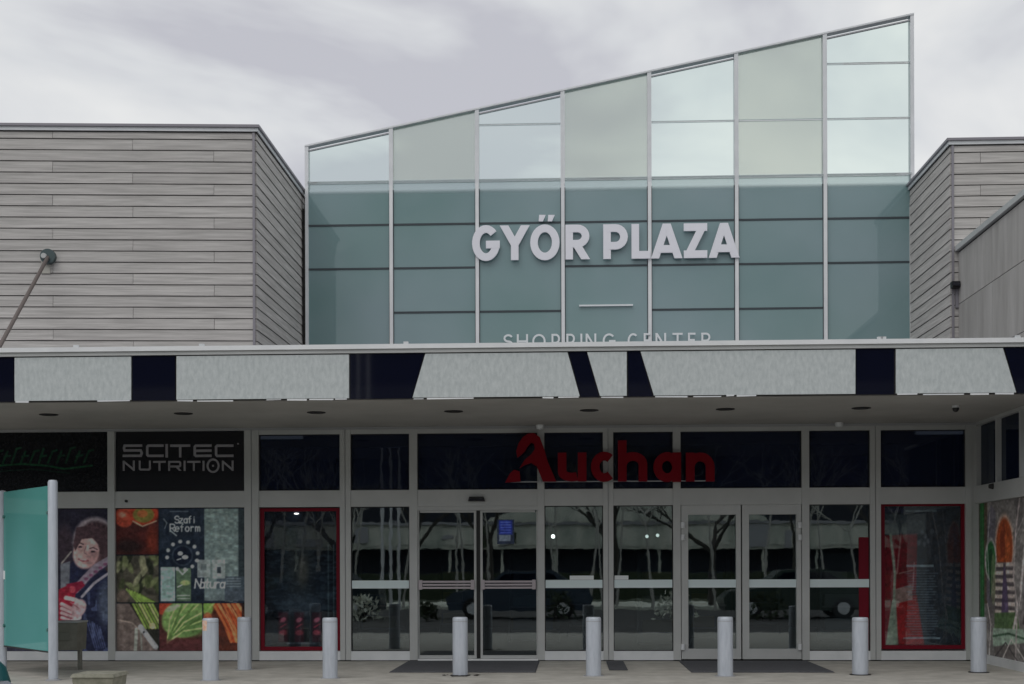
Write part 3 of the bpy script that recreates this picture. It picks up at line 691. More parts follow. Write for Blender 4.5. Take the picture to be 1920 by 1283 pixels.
for k in range(nm - 1):
    a, b = mxs[k] + .038, mxs[k + 1] - .038
    odd = k % 2 == 0
    gt = .115 if odd else .035
    gm = clear_upper if odd else frost_upper
    ups = {2: [z_up], 4: [z_up], 5: [z_up], 6: [z_up, z_up2]}.get(k, [])
    zs = [z_w + .02] + [q for q in ups] + [None]
    for i_, (z0, z1) in enumerate(zip(zs, zs[1:])):
        z0 = z0 + (.014 if i_ else 0)
        if z1 is None: pts = [(a, z0), (b, z0), (b, ztop(b) - gt), (a, ztop(a) - gt)]
        else: pts = [(a, z0), (b, z0), (b, z1 - .014), (a, z1 - .014)]
        MB().prism(GW, pts, -.012, .0).build('clear_pane' if odd else 'frosted_pane', gm, scr)
        if z1 is not None: MB().wbox(GW, a, b, z1 - .013, z1 + .013, -.03, .02).build('thin_rail', acrylic, scr)
    if odd: MB().prism(GW, [(a, ztop(a) - gt + .001), (b, ztop(b) - gt + .001), (b, ztop(b) - gt + .024), (a, ztop(a) - gt + .024)], -.03, .02).build('pane_edge', steel_grey, scr)
    MB().wbox(GW, a, b, z_w - .013, z_w + .018, -.06, .07).build('white_rail', acrylic, scr)
    use = {0: [0, 1], 1: [0, 1, 2], 2: [0, 2], 3: [0, 1], 4: [0, 1, 2], 5: [0, 1, 2], 6: [0, 1]}[k]
    zz = [z_w - .014] + [zq[i_] for i_ in use] + [z_gb]
    for i_, (z1, z0) in enumerate(zip(zz, zz[1:])):
        zt_, zb_ = (z1 - (.018 if i_ else 0)), z0 + .018
        tilt = (k * 7 + i_ * 3) % 5 * .0012
        p = [GW.p(a, zb_, tilt), GW.p(b, zb_, 0), GW.p(b, zb_, -.012), GW.p(a, zb_, -.012 + tilt), GW.p(a, zt_, 0), GW.p(b, zt_, tilt), GW.p(b, zt_, -.012 + tilt), GW.p(a, zt_, -.012)]
        MB().hexa(p).build('spandrel_pane', spandrel, scr)
        if i_ < len(zz) - 2: MB().wbox(GW, a, b, z0 - .017, z0 + .017, -.05, .012).build('dark_rail', rail_dark, scr)
A, B = mxs[0] - .012, mxs[-1] + .012
MB().prism(GW, [(A, ztop(A) - .029), (B, ztop(B) - .029), (B, ztop(B)), (A, ztop(A))], -.12, .06).build('top_rail', alu_light, scr)
MB().box(mxs[0] + .02, mxs[-1] - .02, YG + .3, YG + 9, z_gb, z_w - .25).build('hall_block', mat('teal_grey_render', (.12, .19, .2), .8), scr)
MB().wbox(GW, mxs[-1] + .02, xr0 - .037, z_gb, zr - .3, -.1, .03).build('edge_flashing', alu, scr)
MB().wbox(GW, lc + .037, mxs[0] - .017, z_gb, zl - .25, -.1, .0).build('edge_flashing', backing, scr)
# roof lights seen through the frosted pane
s_, z_ = GW.hit(1135, 334)
MB().prism(GW, [(s_ - .32, z_w - .15), (s_ + .32, z_w - .15), (s_ + .2, z_w + .045), (s_ - .2, z_w + .045)], -1.4, -.9).build('roof_vent', steel_grey, scr)

# ================================================================== SIGNS
t0, t1 = .066, .10
sg = thing('plaza_sign', GW.p(GW.sx(1135, 455), GW.z(488, 1135), t0), 'big pale letters reading GYŐR PLAZA across the glazed screen', 'sign')
def ty(x): return 423.5 - (x - 900) * .0115
def tb(x): return 488.5 - (x - 900) * .0115
for ch, a, b in (('G', 885, 937), ('Y', 938, 992), ('O', 994, 1049), ('R', 1060, 1105), ('P', 1131, 1177), ('L', 1184, 1219), ('A', 1221, 1279), ('Z', 1282, 1326), ('A', 1329, 1386)):
    m_ = 1 if ch in 'GO' else 0
    letter(GW, ch, a, b, ty(a) - m_, tb(a) + m_, 7.1, t0, t1, letter_m, sg)
for a in (1010, 1027):
    pts = [GW.hit(a, 415, t1), GW.hit(a + 8, 415, t1), GW.hit(a + 13, 403, t1), GW.hit(a + 1, 403, t1)]
    MB().prism(GW, pts, t0, t1).build('accent', letter_m, sg)
s2 = thing('shopping_center_sign', GW.p(GW.sx(1135, 640), GW.z(652, 1135), t0), 'thin white letters reading SHOPPING CENTER with short line above half hidden by canopy edge', 'sign')
for ch, a, b in (('S', 944, 962), ('H', 969, 990), ('O', 998, 1023), ('P', 1034, 1050), ('P', 1062, 1078), ('I', 1086, 1094), ('N', 1098, 1118), ('G', 1130, 1154), ('C', 1176, 1197), ('E', 1207, 1219), ('N', 1229, 1249), ('T', 1261, 1280), ('E', 1290, 1304), ('R', 1315, 1332)):
    y = 627 - (a - 944) * .008
    letter(GW, ch, a, b, y, y + 27, 1.8, .066, .085, letter_w, s2)
MB().wbox(GW, GW.sx(1086, 573, .1), GW.sx(1187, 573, .1), GW.z(575, 1140), GW.z(572, 1140), .02, .05).build('line_bar', letter_w, s2)

ts0, ts1 = .10, .17
s3 = thing('supermarket_sign', FW.p(fx(1145), FW.z(903, 1145), ts0), 'dark red letters reading Auchan with a bird-shaped initial over the entrance windows', 'sign')
def fp(*pts): return [FW.hit(x_, y_, ts1) for x_, y_ in pts]
MB().prism(FW, fp((1001, 812), (1012, 820), (1019, 838), (1027, 866), (1043, 903), (1018, 903), (1010, 884), (1006, 874), (996, 868), (984, 872), (974, 878), (984, 862), (996, 852), (1003, 842), (1001, 832), (996, 830), (990, 836), (984, 846), (976, 854), (970, 858), (968, 846), (972, 832), (980, 820), (990, 813)), ts0, ts1).build('bird_initial', red_m, s3)
MB().prism(FW, fp((947, 905), (956, 888), (964, 881), (974, 884), (976, 903)), ts0, ts1).build('initial_foot', red_m, s3)
def lw(strokes, x0, x1, yt, yb, name='letter'):
    letter(FW, None, x0, x1, yt, yb, 8, ts0, ts1, red_m, s3, name, strokes)
h_ = .13
lw([[(.145, 1), (.145, .35)] + arc(.49, .35, .345, .2, 180, 300, 8)[1:], [(.84, 1), (.84, 0)]], 1046, 1100, 849, 903)
lw([arc(.44, .5, .30, .355, 50, 310, 18)], 1108, 1153, 847, 904)
lw([[(.10, 1), (.10, 0)], [(.10, .42)] + arc(.36, .42, .24, .19, 150, 0, 8) + [(.60, 0)]], 1159, 1217, 826, 903)
lw([arc(.46, .5, .315, .355, 0, 360, 22), [(.78, .99), (.78, 0)]], 1225, 1279, 848, 904)
lw([[(.15, 1), (.15, 0)], [(.15, .55)] + arc(.5, .5, .34, .355, 150, 0, 8) + [(.84, 0)]], 1286, 1341, 849, 903)
MB().wbox(FW, fx(958), fx(1338), FW.z(904.5, 1145), FW.z(902.5, 1145), .07, .098).build('mounting_rail', steel_grey, s3)
for px in (1013, 1140, 1262): MB().wbox(FW, fx(px) - .015, fx(px) + .015, FW.z(903, 1145), FW.z(897, 1145), .031, .099).build('bracket', steel_grey, s3)

s4 = thing('nutrition_sign', FW.p(fx(338), zb_beam, -.05), 'black sign board reading SCITEC NUTRITION in grey letters above the vegetable poster', 'sign')
MB().wbox(FW, fx(217), fx(458.5), zb_beam + .002, FW.z(803) - .002, -.06, -.03).build('board', black_print, s4)
def tech(ch):
    G = {'S': [[(1, .88), (.1, .88), (0.06, .7), (.1, .52), (.92, .52), (.98, .32), (.92, .12), (0, .12)]], 'C': [[(1, .88), (.12, .88), (.06, .8), (.06, .2), (.12, .12), (1, .12)]],
         'I': [[(.5, 1), (.5, 0)]], 'T': [[(0, .88), (1, .88)], [(.5, .8), (.5, 0)]], 'E': [[(1, .88), (.12, .88), (.06, .8), (.06, .2), (.12, .12), (1, .12)], [(.06, .5), (1, .5)]],
         'N': [[(.08, 0), (.08, 1)], [(.08, .92), (.92, .08)], [(.92, 0), (.92, 1)]], 'U': [[(.08, 1), (.08, .2), (.16, .12), (.84, .12), (.92, .2), (.92, 1)]],
         'R': [[(.08, 0), (.08, .88), (.86, .88), (.93, .8), (.93, .5), (.86, .42), (.08, .42)], [(.62, .42), (.93, 0)]], 'O': [[(.5 + .5 * math.cos(q), .5 + .62 * math.sin(q)) for q in np.linspace(0, 2 * math.pi, 21)], [(.42, .5), (.58, .5)]]}
    return G[ch]
def techline(items, y0, y1, hw):
    for ch, a, b in items:
        st = [[(p_[0] * (b - a) / (y1 - y0), p_[1]) for p_ in q] for q in tech(ch)]
        letter(FW, None, a, b, y0, y1, hw, -.029, -.024, grey_print, s4, 'letter', st, .0006)
techline([('S', 230, 267), ('C', 274, 307), ('I', 308, 317), ('T', 319, 357), ('E', 363, 397), ('C', 403, 438)], 833, 858, 2.3)
techline([('N', 230, 253), ('U', 260, 283), ('T', 287, 311), ('R', 315, 340), ('I', 343, 349), ('T', 351, 376), ('I', 378, 385), ('O', 389, 410), ('N', 416, 438)], 864, 883, 1.8)
MB().tube(FW.p(fx(446), FW.z(832, 446), -.029), FW.p(fx(446), FW.z(832, 446), -.024), .012, seg=10).build('registered_mark', grey_print, s4)

c = Canvas(-45, 203, 803, 918, 1.3, (4, 5, 8))
for k, x_ in enumerate(range(-30, 172, 17)):
    h = 22 if k % 3 else 27
    c.line([(x_, 862), (x_ + 9, 862 - h)], 4, (6, 34, 20)); 
    if k % 2: c.line([(x_ + 9, 862 - h), (x_ + 17, 860 - h)], 4, (6, 34, 20))
    else: c.line([(x_ + 3, 850), (x_ + 14, 848)], 4, (6, 34, 20))
c.line([(-20, 868), (40, 864), (90, 868), (120, 874), (172, 868)], 3.4, (8, 46, 25)); c.line([(-40, 880), (60, 874), (130, 882)], 2, (5, 24, 16))
s5 = thing('dark_green_sign', FW.p(fx(80), zb_beam, -.05), 'black sign board with dim illegible green lettering at the upper left', 'sign')
MB().wbox(FW, fx(-45) + .002, fx(203) - .002, zb_beam + .002, FW.z(803) - .002, -.06, -.034).build('board', black_print, s5)
c.mesh('printed_face', FW, -.031, s5, .25, 4, lambda x_, y_: (fx(x_) + (.003 if x_ < 0 else -.003), zb_beam + .003 if y_ > 900 else FW.z(803) - .003))

# ================================================================== POSTERS
def fmap(z0p, z1p, y0, y1, px):
    def f(x_, y_): return (fx(x_), FW.z(z0p, px) if y_ == y0 else FW.z(z1p, px))
    return f
# woman drinking, seen behind the teal board
c = Canvas(-45, 202.5, 950, 1222, 1.15, (22, 20, 34))
n_ = c.noise(30, 40); c.put(n_, (34, 32, 48), .7)
c.poly([(-40, 950), (60, 950), (90, 1222), (-40, 1222)], (40, 40, 54))
c.ell(120, 1020, 16, 40, (66, 48, 52), .5, .6)
c.poly([(125, 1060), (160, 1030), (204, 1040), (204, 1222), (112, 1222), (110, 1120)], (24, 28, 52))
c.ell(176, 1014, 41, 48, (120, 110, 116)); c.ell(178, 1019, 37, 45, (52, 36, 42))         # hood rim, hair
for k in range(14):
    a = 150 + k * 4.2; c.line([(a, 975 + abs(k - 6) * 2), (a + 6 - k * .4, 1020)], 1.4, (84, 60, 62) if k % 2 else (34, 24, 32), .6)
c.poly([(180, 985), (206, 990), (206, 1078), (196, 1066), (190, 1040)], (60, 42, 48)); c.ell(160, 1034, 24, 31, (176, 138, 134), 1, .14, .25)                                      # face
c.ell(172, 1048, 15, 19, (130, 92, 94), .6, .7); c.ell(148, 1024, 9, 8, (160, 124, 122), .7, .8); c.ell(176, 1030, 8, 12, (130, 94, 96), .5, .8)
c.poly([(142, 985), (175, 982), (206, 1004), (206, 1062), (188, 1052), (186, 1022), (172, 1006), (152, 1008), (140, 1030), (136, 1020)], (60, 42, 48))
c.line([(143, 1018), (148, 1015), (155, 1018)], 2.2, (56, 38, 44)); c.line([(167, 1026), (173, 1024), (181, 1028)], 2.2, (56, 38, 44))
c.ell(149, 1023, 4, 1.8, (40, 28, 36)); c.ell(173, 1032, 4.4, 1.8, (40, 28, 36))
c.line([(160, 1022), (156, 1034), (161, 1037)], 1.8, (112, 78, 82), .8); c.line([(146, 1046), (153, 1050), (164, 1049)], 2.6, (126, 56, 66)); c.line([(148, 1047), (160, 1048)], 1, (190, 170, 170))
c.line([(204, 1048), (180, 1062), (160, 1082), (140, 1104)], 15, (116, 104, 118)); c.line([(204, 1056), (170, 1082), (150, 1106)], 2, (46, 40, 60)); c.line([(204, 1072), (175, 1092), (152, 1118)], 5, (134, 128, 138))
for k in range(7): c.ell(196 - k * 9, 1056 + k * 7, 4, 3, (98, 40, 74), .7, .5)
c.line([(114, 1054), (132, 1032)], 3, (120, 116, 110)); c.poly([(112, 1056), (130, 1050), (128, 1108), (112, 1120)], (84, 88, 96))
c.poly([(108, 1104), (126, 1096), (140, 1112), (134, 1160), (108, 1166)], (124, 18, 36)); c.poly([(122, 1094), (152, 1088), (158, 1096), (136, 1116)], (112, 16, 40)); c.ell(134, 1104, 6, 7, (160, 60, 70), .7)
for k in range(4): c.line([(114, 1132 + k * 8.5), (130, 1140 + k * 8), (148, 1150 + k * 3)], 7.4 - k * .4, (170 - k * 6, 132, 134)); c.line([(114, 1136 + k * 8.5), (138, 1148 + k * 6)], 1.4, (110, 48, 60))
c.ell(146, 1140, 13, 18, (152, 120, 124), 1, .2, .4); c.line([(122, 1120), (140, 1124), (156, 1134)], 8, (176, 144, 142)); c.line([(130, 1128), (146, 1140)], 2, (120, 70, 76))
n_ = c.noise(7, 16); c.put(((n_ > .66) & (c.X > 155) & (c.Y > 1110)) * 1., (72, 84, 120), .55); c.ell(196, 1130, 14, 40, (84, 96, 112), .6, .8)
for k in range(6): c.line([(160 + k * 5, 1160 + k * 3), (176 + k * 4, 1216)], 1.6, (76, 88, 130), .7)
po = thing('drink_poster', FW.p(fx(80), z_sill_t, -.05), 'window poster of a hooded long-haired person holding a red drink behind the teal board', 'poster')
MB().wbox(FW, fx(-45) + .002, fx(203) - .002, z_sill_t + .002, zt_beam - .002, -.07, -.036).build('backing_board', black_print, po)
c.mesh('printed_face', FW, -.034, po, .3, GAIN, fmap(950, 1221, 950, 1222, 960))
# window continues further left outside the frame
MB().wbox(FW, XL, fx(-62) - .002, z_sill_t + .002, zt_beam - .002, -.06, -.04).build('blank_pane', transom_glass, fac)
MB().wbox(FW, XL, fx(-62) - .002, zt_beam, zb_beam, -.09, .018).build('transom_beam', alu, fac)
MB().wbox(FW, XL, fx(-62) - .002, zb_beam + .002, z_soff - .04, -.06, -.04).build('blank_pane', transom_glass, fac)

# vegetable poster
c = Canvas(216, 459, 950, 1222, 1.1, (16, 22, 32))
def tile(x0, x1, y0, y1, fn, base):
    keep = c.C.copy(); c.C[:] = base; fn(); m = ((c.X > x0) & (c.X < x1) & (c.Y > y0) & (c.Y < y1))[..., None]; c.C = np.where(m, c.C, keep)
def tomato():
    c.put(c.noise(16), (84, 26, 22), .6); c.ell(232, 966, 18, 20, (150, 52, 34)); c.ell(228, 962, 7, 5, (190, 110, 90), .8, .8); c.ell(268, 960, 28, 22, (150, 44, 26)); c.ell(268, 962, 20, 15, (110, 100, 42)); c.ell(266, 960, 10, 7, (150, 80, 40)); c.line([(248, 974), (266, 984), (292, 974)], 2.4, (150, 134, 110))
    c.ell(284, 1010, 10, 26, (120, 42, 24), .6, .9); c.ell(240, 1022, 26, 14, (30, 22, 24), .8, .8)
def leaves():
    c.put(c.noise(10), (92, 86, 74), .7)
    for k in range(34):
        x_, y_ = 217 + c.rs.rand() * 78, 1040 + c.rs.rand() * 70; c.ell(x_, y_, 5, 13, [(30, 34, 26), (96, 104, 66), (58, 66, 40), (122, 122, 92)][k % 4], .85, .4, c.rs.randn() * .5)
    for k in range(6): c.line([(236 + k * 5, 1104 + k * 2), (262 + k * 7, 1135)], 4, (118, 146, 62)); c.line([(238 + k * 5, 1104 + k * 2), (262 + k * 7, 1132)], 1.2, (60, 84, 30))
    c.ell(228, 1118, 12, 14, (98, 82, 74), .8, .5)
def knife():
    c.put(c.noise(5, 30), (112, 98, 92), .7); c.poly([(262, 1130), (240, 1130), (296, 1222), (296, 1130)], (34, 34, 30))
    for k in range(7): c.line([(246 + k * 6, 1128), (272 + k * 6, 1178)], 4.2, [(126, 150, 66), (96, 122, 48), (150, 164, 90)][k % 3])
    c.ell(284, 1174, 6, 6, (176, 160, 110)); c.line([(219, 1162), (246, 1168), (262, 1184)], 2.6, (132, 118, 108)); c.line([(254, 1180), (252, 1221)], 6, (132, 136, 126)); c.line([(262, 1180), (264, 1221)], 3, (110, 112, 104))
    c.line([(262, 1176), (290, 1214)], 10, (138, 140, 142)); c.line([(264, 1180), (288, 1212)], 3, (170, 172, 178)); c.ell(268, 1186, 2, 2, (50, 50, 56))
def cabbage():
    c.put(c.noise(14, 8), (92, 42, 40), .7); c.ell(308, 1140, 18, 14, (150, 52, 34)); c.ell(345, 1160, 44, 36, (106, 138, 72), 1, .1, -.3); c.ell(356, 1172, 34, 22, (72, 104, 52), .8, .4)
    for k, (a, b) in enumerate([(330, 1134), (350, 1132), (370, 1134), (382, 1146), (384, 1162), (380, 1178)]): c.line([(312, 1206), ((312 + a) / 2 - 4, (1206 + b) / 2 - 8), (a, b)], 3.2, (150, 172, 98)); 
    for k, (a, b) in enumerate([(340, 1134), (362, 1136), (380, 1154)]): c.line([(314, 1200), ((312 + a) / 2 + 2, (1206 + b) / 2 - 4), (a, b)], 4, (66, 96, 44), .8)
    c.ell(322, 1140, 14, 5, (150, 166, 136), .8, .6, -.4); c.rect(296, 384, 1200, 1222, (74, 36, 38), .8, 6)
def carrots():
    c.put(c.noise(8), (96, 40, 26), .7)
    for k in range(9): c.line([(396 + k * 6, 1126 + (k % 3) * 3), (418 + k * 6, 1166), (432 + k * 5, 1204)], 5.4, [(190, 82, 40), (160, 58, 26), (204, 108, 62)][k % 3])
    for k in range(5): c.line([(400 + k * 8, 1140), (424 + k * 7, 1184)], 1.2, (96, 34, 18))
    c.ell(388, 1140, 10, 14, (112, 150, 62), 1, .4); c.line([(384, 1150), (402, 1128), (416, 1124)], 4, (130, 160, 78)); c.ell(388, 1160, 8, 12, (150, 70, 44), .8); c.rect(452, 460, 1120, 1222, (28, 20, 22), .8)
tile(216.5, 296, 950, 1038, tomato, (58, 26, 26)); tile(216.5, 296, 1039.5, 1129, leaves, (44, 42, 36)); tile(216.5, 296, 1131, 1222, knife, (84, 72, 68))
tile(297.5, 378, 1131, 1222, cabbage, (60, 34, 32)); tile(380.5, 459, 1131, 1222, carrots, (60, 30, 24))
def board():
    c.put(c.noise(6, 12), (52, 62, 76), .45); c.rect(382, 446, 951, 1126, (104, 122, 120), .9); c.put(((c.noise(9, 4) > .6) & (c.X > 384) & (c.X < 444)) * 1., (128, 144, 138), .45); c.rect(446, 459, 951, 1126, (44, 54, 58), .9)
    c.rect(405, 459, 1080, 1126, (60, 72, 82), .9); c.rect(384, 420, 1104, 1126, (90, 104, 106), .9); c.rect(420, 459, 1104, 1126, (60, 70, 80))
    for k in range(5): c.line([(388 + k * 3, 962 + k * 17), (410 + k * 4, 956 + k * 18), (438, 964 + k * 16)], 1.2, (78, 96, 92), .7)
    for k in range(4): c.line([(424, 1084 + k * 5), (450, 1084 + k * 5)], 1.4, (132, 142, 148), .7)
    c.rect(300, 327, 1062, 1127, (134, 160, 152)); c.rect(303, 324, 1068, 1120, (112, 142, 136), .8); c.rect(329, 357, 1064, 1127, (74, 96, 74)); c.ell(346, 1092, 9, 5, (150, 170, 100), .9, .4); c.line([(332, 1116), (354, 1116)], 1.6, (150, 160, 150)); c.line([(332, 1122), (354, 1122)], 1.4, (150, 160, 150)); c.line([(332, 1100), (340, 1096)], 2, (190, 200, 190))
    c.rect(369, 393, 1048, 1082, (140, 150, 148), .8); c.rect(397, 421, 1048, 1084, (142, 152, 150), .85); c.rect(376, 386, 1056, 1068, (92, 104, 106)); c.rect(406, 413, 1062, 1074, (44, 54, 62))
    c.ell(341, 1040, 25, 25, (24, 32, 46)); c.ell(341, 1040, 20, 20, (60, 72, 86), .6, .1); c.ell(341, 1040, 17, 17, (18, 24, 40))
    for k in range(11):
        q = math.pi * (.18 + k * .165) + math.pi * .78; c.ell(341 + 29 * math.cos(q), 1040 + 27 * math.sin(q), 3.6, 3.6, (160, 168, 166), .95, .5)
    c.ell(337, 1036, 5, 4, (176, 184, 186)); c.ell(346, 1043, 6, 4, (176, 184, 186)); c.line([(331, 1048), (338, 1046)], 2, (176, 184, 186)); c.line([(334, 1068), (341, 1076), (350, 1067)], 3, (150, 160, 158))
    c.text('Szafi', 327, 978, 13, 8.4, 1.8, (176, 186, 186)); c.text('Reform', 318, 994, 14, 9.6, 1.9, (176, 186, 186)); c.line([(306, 970), (312, 978), (308, 988)], 1.4, (120, 130, 134)); c.line([(318, 992), (330, 1002)], 2, (150, 160, 160))
    c.line([(318, 956), (352, 956)], 1.4, (90, 100, 110))
    c.text('Natura', 364, 1102, 17, 9.4, 2.2, (190, 198, 198), 1, .12)
tile(297.5, 459, 950, 1129.5, board, (20, 28, 42))
po = thing('vegetable_poster', FW.p(fx(338), z_sill_t, -.05), 'window poster with tomatoes, asparagus, cabbage and carrots reading Szafi Reform Natura', 'poster')
MB().wbox(FW, fx(216) + .002, fx(459) - .002, z_sill_t + .002, zt_beam - .002, -.07, -.036).build('backing_board', black_print, po)
c.mesh('printed_face', FW, -.034, po, .3, GAIN, fmap(950, 1221, 950, 1222, 960))

# red framed display, left
def red_case(a, b, canvas, name, label, y0=951, y1=1220):
    o = thing(name, FW.p(fx((a + b) / 2), z_sill_t, -.05), label, 'poster')
    s0, s1, z0, z1 = fx(a) + .002, fx(b) - .002, FW.z(y1), FW.z(y0); g = .06
    for q in ((s0, s0 + g, z0, z1), (s1 - g, s1, z0, z1), (s0 + g, s1 - g, z0, z0 + g), (s0 + g, s1 - g, z1 - g * .8, z1)):
        MB().wbox(FW, *q, -.07, -.03).build('frame_strip', red_frame, o)
    MB().wbox(FW, s0 + g, s1 - g, z0 + g, z1 - g * .8, -.13, -.10).build('backing_board', black_print, o)
    canvas.mesh('printed_face', FW, -.098, o, .3, GAIN * 1.35, lambda x_, y_: (s0 + g if x_ == canvas.x0 else s1 - g, z1 - g * .8 if y_ == canvas.y0 else z0 + g))
    MB().wbox(FW, s0 + g + .001, s1 - g - .001, z0 + g + .001, z1 - g * .8 - .001, -.055, -.047).build('pane', case_glass, o)
    return o
c = Canvas(496, 630, 958, 1212, 1.2, (8, 12, 20))
c.put(c.noise(24, 40), (18, 28, 38), .8); c.put(((c.noise(12, 3.4) > .55) & (c.Y > 1030) & (c.Y < 1150)) * 1., (36, 48, 58), .5)
c.ell(560, 1060, 26, 50, (48, 50, 48), .6, .9); c.ell(566, 1070, 9, 26, (74, 70, 60), .6, .9); c.ell(560, 1132, 34, 20, (56, 66, 76), .6, .9); c.rect(548, 560, 1020, 1030, (50, 48, 44), .5, 3)
for x_ in (622, 612): c.rect(x_, x_ + 2.6, 1020, 1200, (66, 84, 88), .5)
for k, x_ in enumerate((529, 559, 592)):
    c.rect(x_ - 9, x_ + 9, 1148, 1204, (46, 8, 22), .8, 3); c.ell(x_, 1162, 6, 4, (150, 70, 86), .9, .6, -.5); c.ell(x_, 1186, 7, 5, (120, 40, 52), .9, .6); c.line([(x_ - 5, 1176), (x_ + 5, 1170)], 2, (126, 30, 46))
c.line([(536, 1206), (588, 1206)], 3, (66, 76, 84), .7)
o = red_case(487, 637.5, c, 'red_framed_poster', 'red framed dark poster with three red cans, left of the doors')
s_, z_ = FW.hit(554, 963)
MB().lathe(FW.p(s_, z_, -.075), [(0, -.012), (.03, -.008), (.04, 0), (.03, .008), (0, .012)], 14).build('bright_spot', emit('spot_glow', (1, .97, .95), 2.2), o)  # small glowing disc behind the case pane
# red framed display, right
c = Canvas(1661, 1806, 956, 1212, 1.2, (14, 20, 30))
c.put(c.noise(40, 60), (26, 38, 48), .7); c.poly([(1661, 1010), (1725, 1006), (1722, 1130), (1735, 1212), (1661, 1212)], (92, 6, 16)); c.poly([(1680, 1130), (1724, 1120), (1738, 1212), (1690, 1212)], (130, 10, 12), .8)
c.poly([(1678, 1110), (1714, 1100), (1716, 1128), (1684, 1136)], (112, 92, 84), .9); c.line([(1674, 1008), (1682, 1080), (1680, 1130), (1672, 1210)], 5, (104, 112, 96)); c.line([(1694, 1006), (1686, 1080)], 3.2, (110, 70, 66)); c.poly([(1676, 1130), (1684, 1128), (1688, 1212), (1664, 1212)], (96, 108, 90))
c.line([(1690, 1080), (1716, 1074)], 2, (120, 84, 76)); c.line([(1719, 1060), (1716, 1110)], 2.2, (130, 96, 92), .8); c.rect(1661, 1740, 970, 1008, (58, 64, 66), .7, 4); c.rect(1661, 1700, 958, 968, (26, 26, 46), .7, 4)
c.rect(1702, 1762, 963, 966, (96, 108, 112), .7); c.rect(1704, 1756, 1064, 1068, (112, 128, 134), .8)
for k in range(26):
    y_ = 1074 + k * 4.9; l = 14 + c.rs.rand() * 22; c.rect(1736 - l, 1736 + l * .8, y_, y_ + 1.8, (84, 102, 112), .55)
c.rect(1698, 1768, 1198, 1201, (112, 132, 140), .8)
for k in range(7): c.ell(1722 + c.rs.rand() * 36, 1000 + c.rs.rand() * 44, 3, 5, (70, 78, 88), .6, .8)
red_case(1652, 1811, c, 'red_framed_poster', 'dark notice poster with red left part, red framed, right of the doors', 947, 1218)
# red strip on the neighbouring pane
o = MB().wbox(FW, fx(1611), fx(1629.5), z_sill_t + .02, FW.z(1010), -.039, -.034).build('red_sticker', red_frame); tag(o, 'tall dark red sticker strip on the pane right of the hinged doors', 'sticker')
# blue sticker, leaflets
c = Canvas(930, 966, 972, 1024, 1.0, (30, 40, 60)); c.rect(934, 962, 974, 1004, (24, 40, 130)); 
for k in range(5): c.rect(937, 959, 977 + k * 5.5, 979 + k * 5.5, (70, 90, 190), .8)
c.rect(934, 958, 1005, 1018, (110, 124, 140), .8)
o = c.mesh('blue_sticker', FW, -.040, None, .4, GAIN, lambda x_, y_: (fx(932 if x_ == 930 else 964), FW.z(974 if y_ == 972 else 1020))); tag(o, 'blue printed sticker on the right sliding door', 'sticker')
for (a, b, y0, y1, lab) in ((1068, 1113, 1080, 1087, 'white leaflets lying on the crossbar right of the sliding doors'), (1152, 1178, 1080, 1087, 'white leaflets lying on the crossbar nearer the hinged doors')):
    o = MB().wbox(FW, fx(a), fx(b), FW.z(1087.6), FW.z(y0), -.038, -.008).build('leaflet_stack', letter_w); tag(o, lab, 'leaflets')

# ================================================================== TIE ROD
s_, z_ = LW.hit(91, 482, .06)
A_ = Vector(LW.p(s_, z_, .08)); r = ray(-2, 652); q = (YC + .35) / r.y; B_ = Vector((r.x * q, r.y * q, CAM_H + r.z * q))
o = thing('canopy_tie_rod', tuple(B_), 'slanting steel rod from the canopy to a dark round anchor on the timber wall', 'tie rod')
MB().tube(B_, A_, .028, seg=10).build('rod', mat('rusty_steel', (.16, .135, .125), .6, .3), o, True)
MB().tube(LW.p(s_, z_, .03), LW.p(s_, z_, .12), .115, .115, 24).build('anchor_disc', mat('green_grey_steel', (.07, .10, .105), .5, .3), o)
MB().tube(LW.p(s_ - .05, z_, .121), LW.p(s_ - .05, z_, .16), .045, .04, 16).build('anchor_boss', alu, o)
MB().prism(LW, [(s_ - .12, z_ - .25), (s_ + .02, z_ - .25), (s_ + .02, z_ - .06), (s_ - .12, z_ - .06)], .036, .044).build('patch_plate', mat('pale_patch', (.5, .49, .44), .8), o)

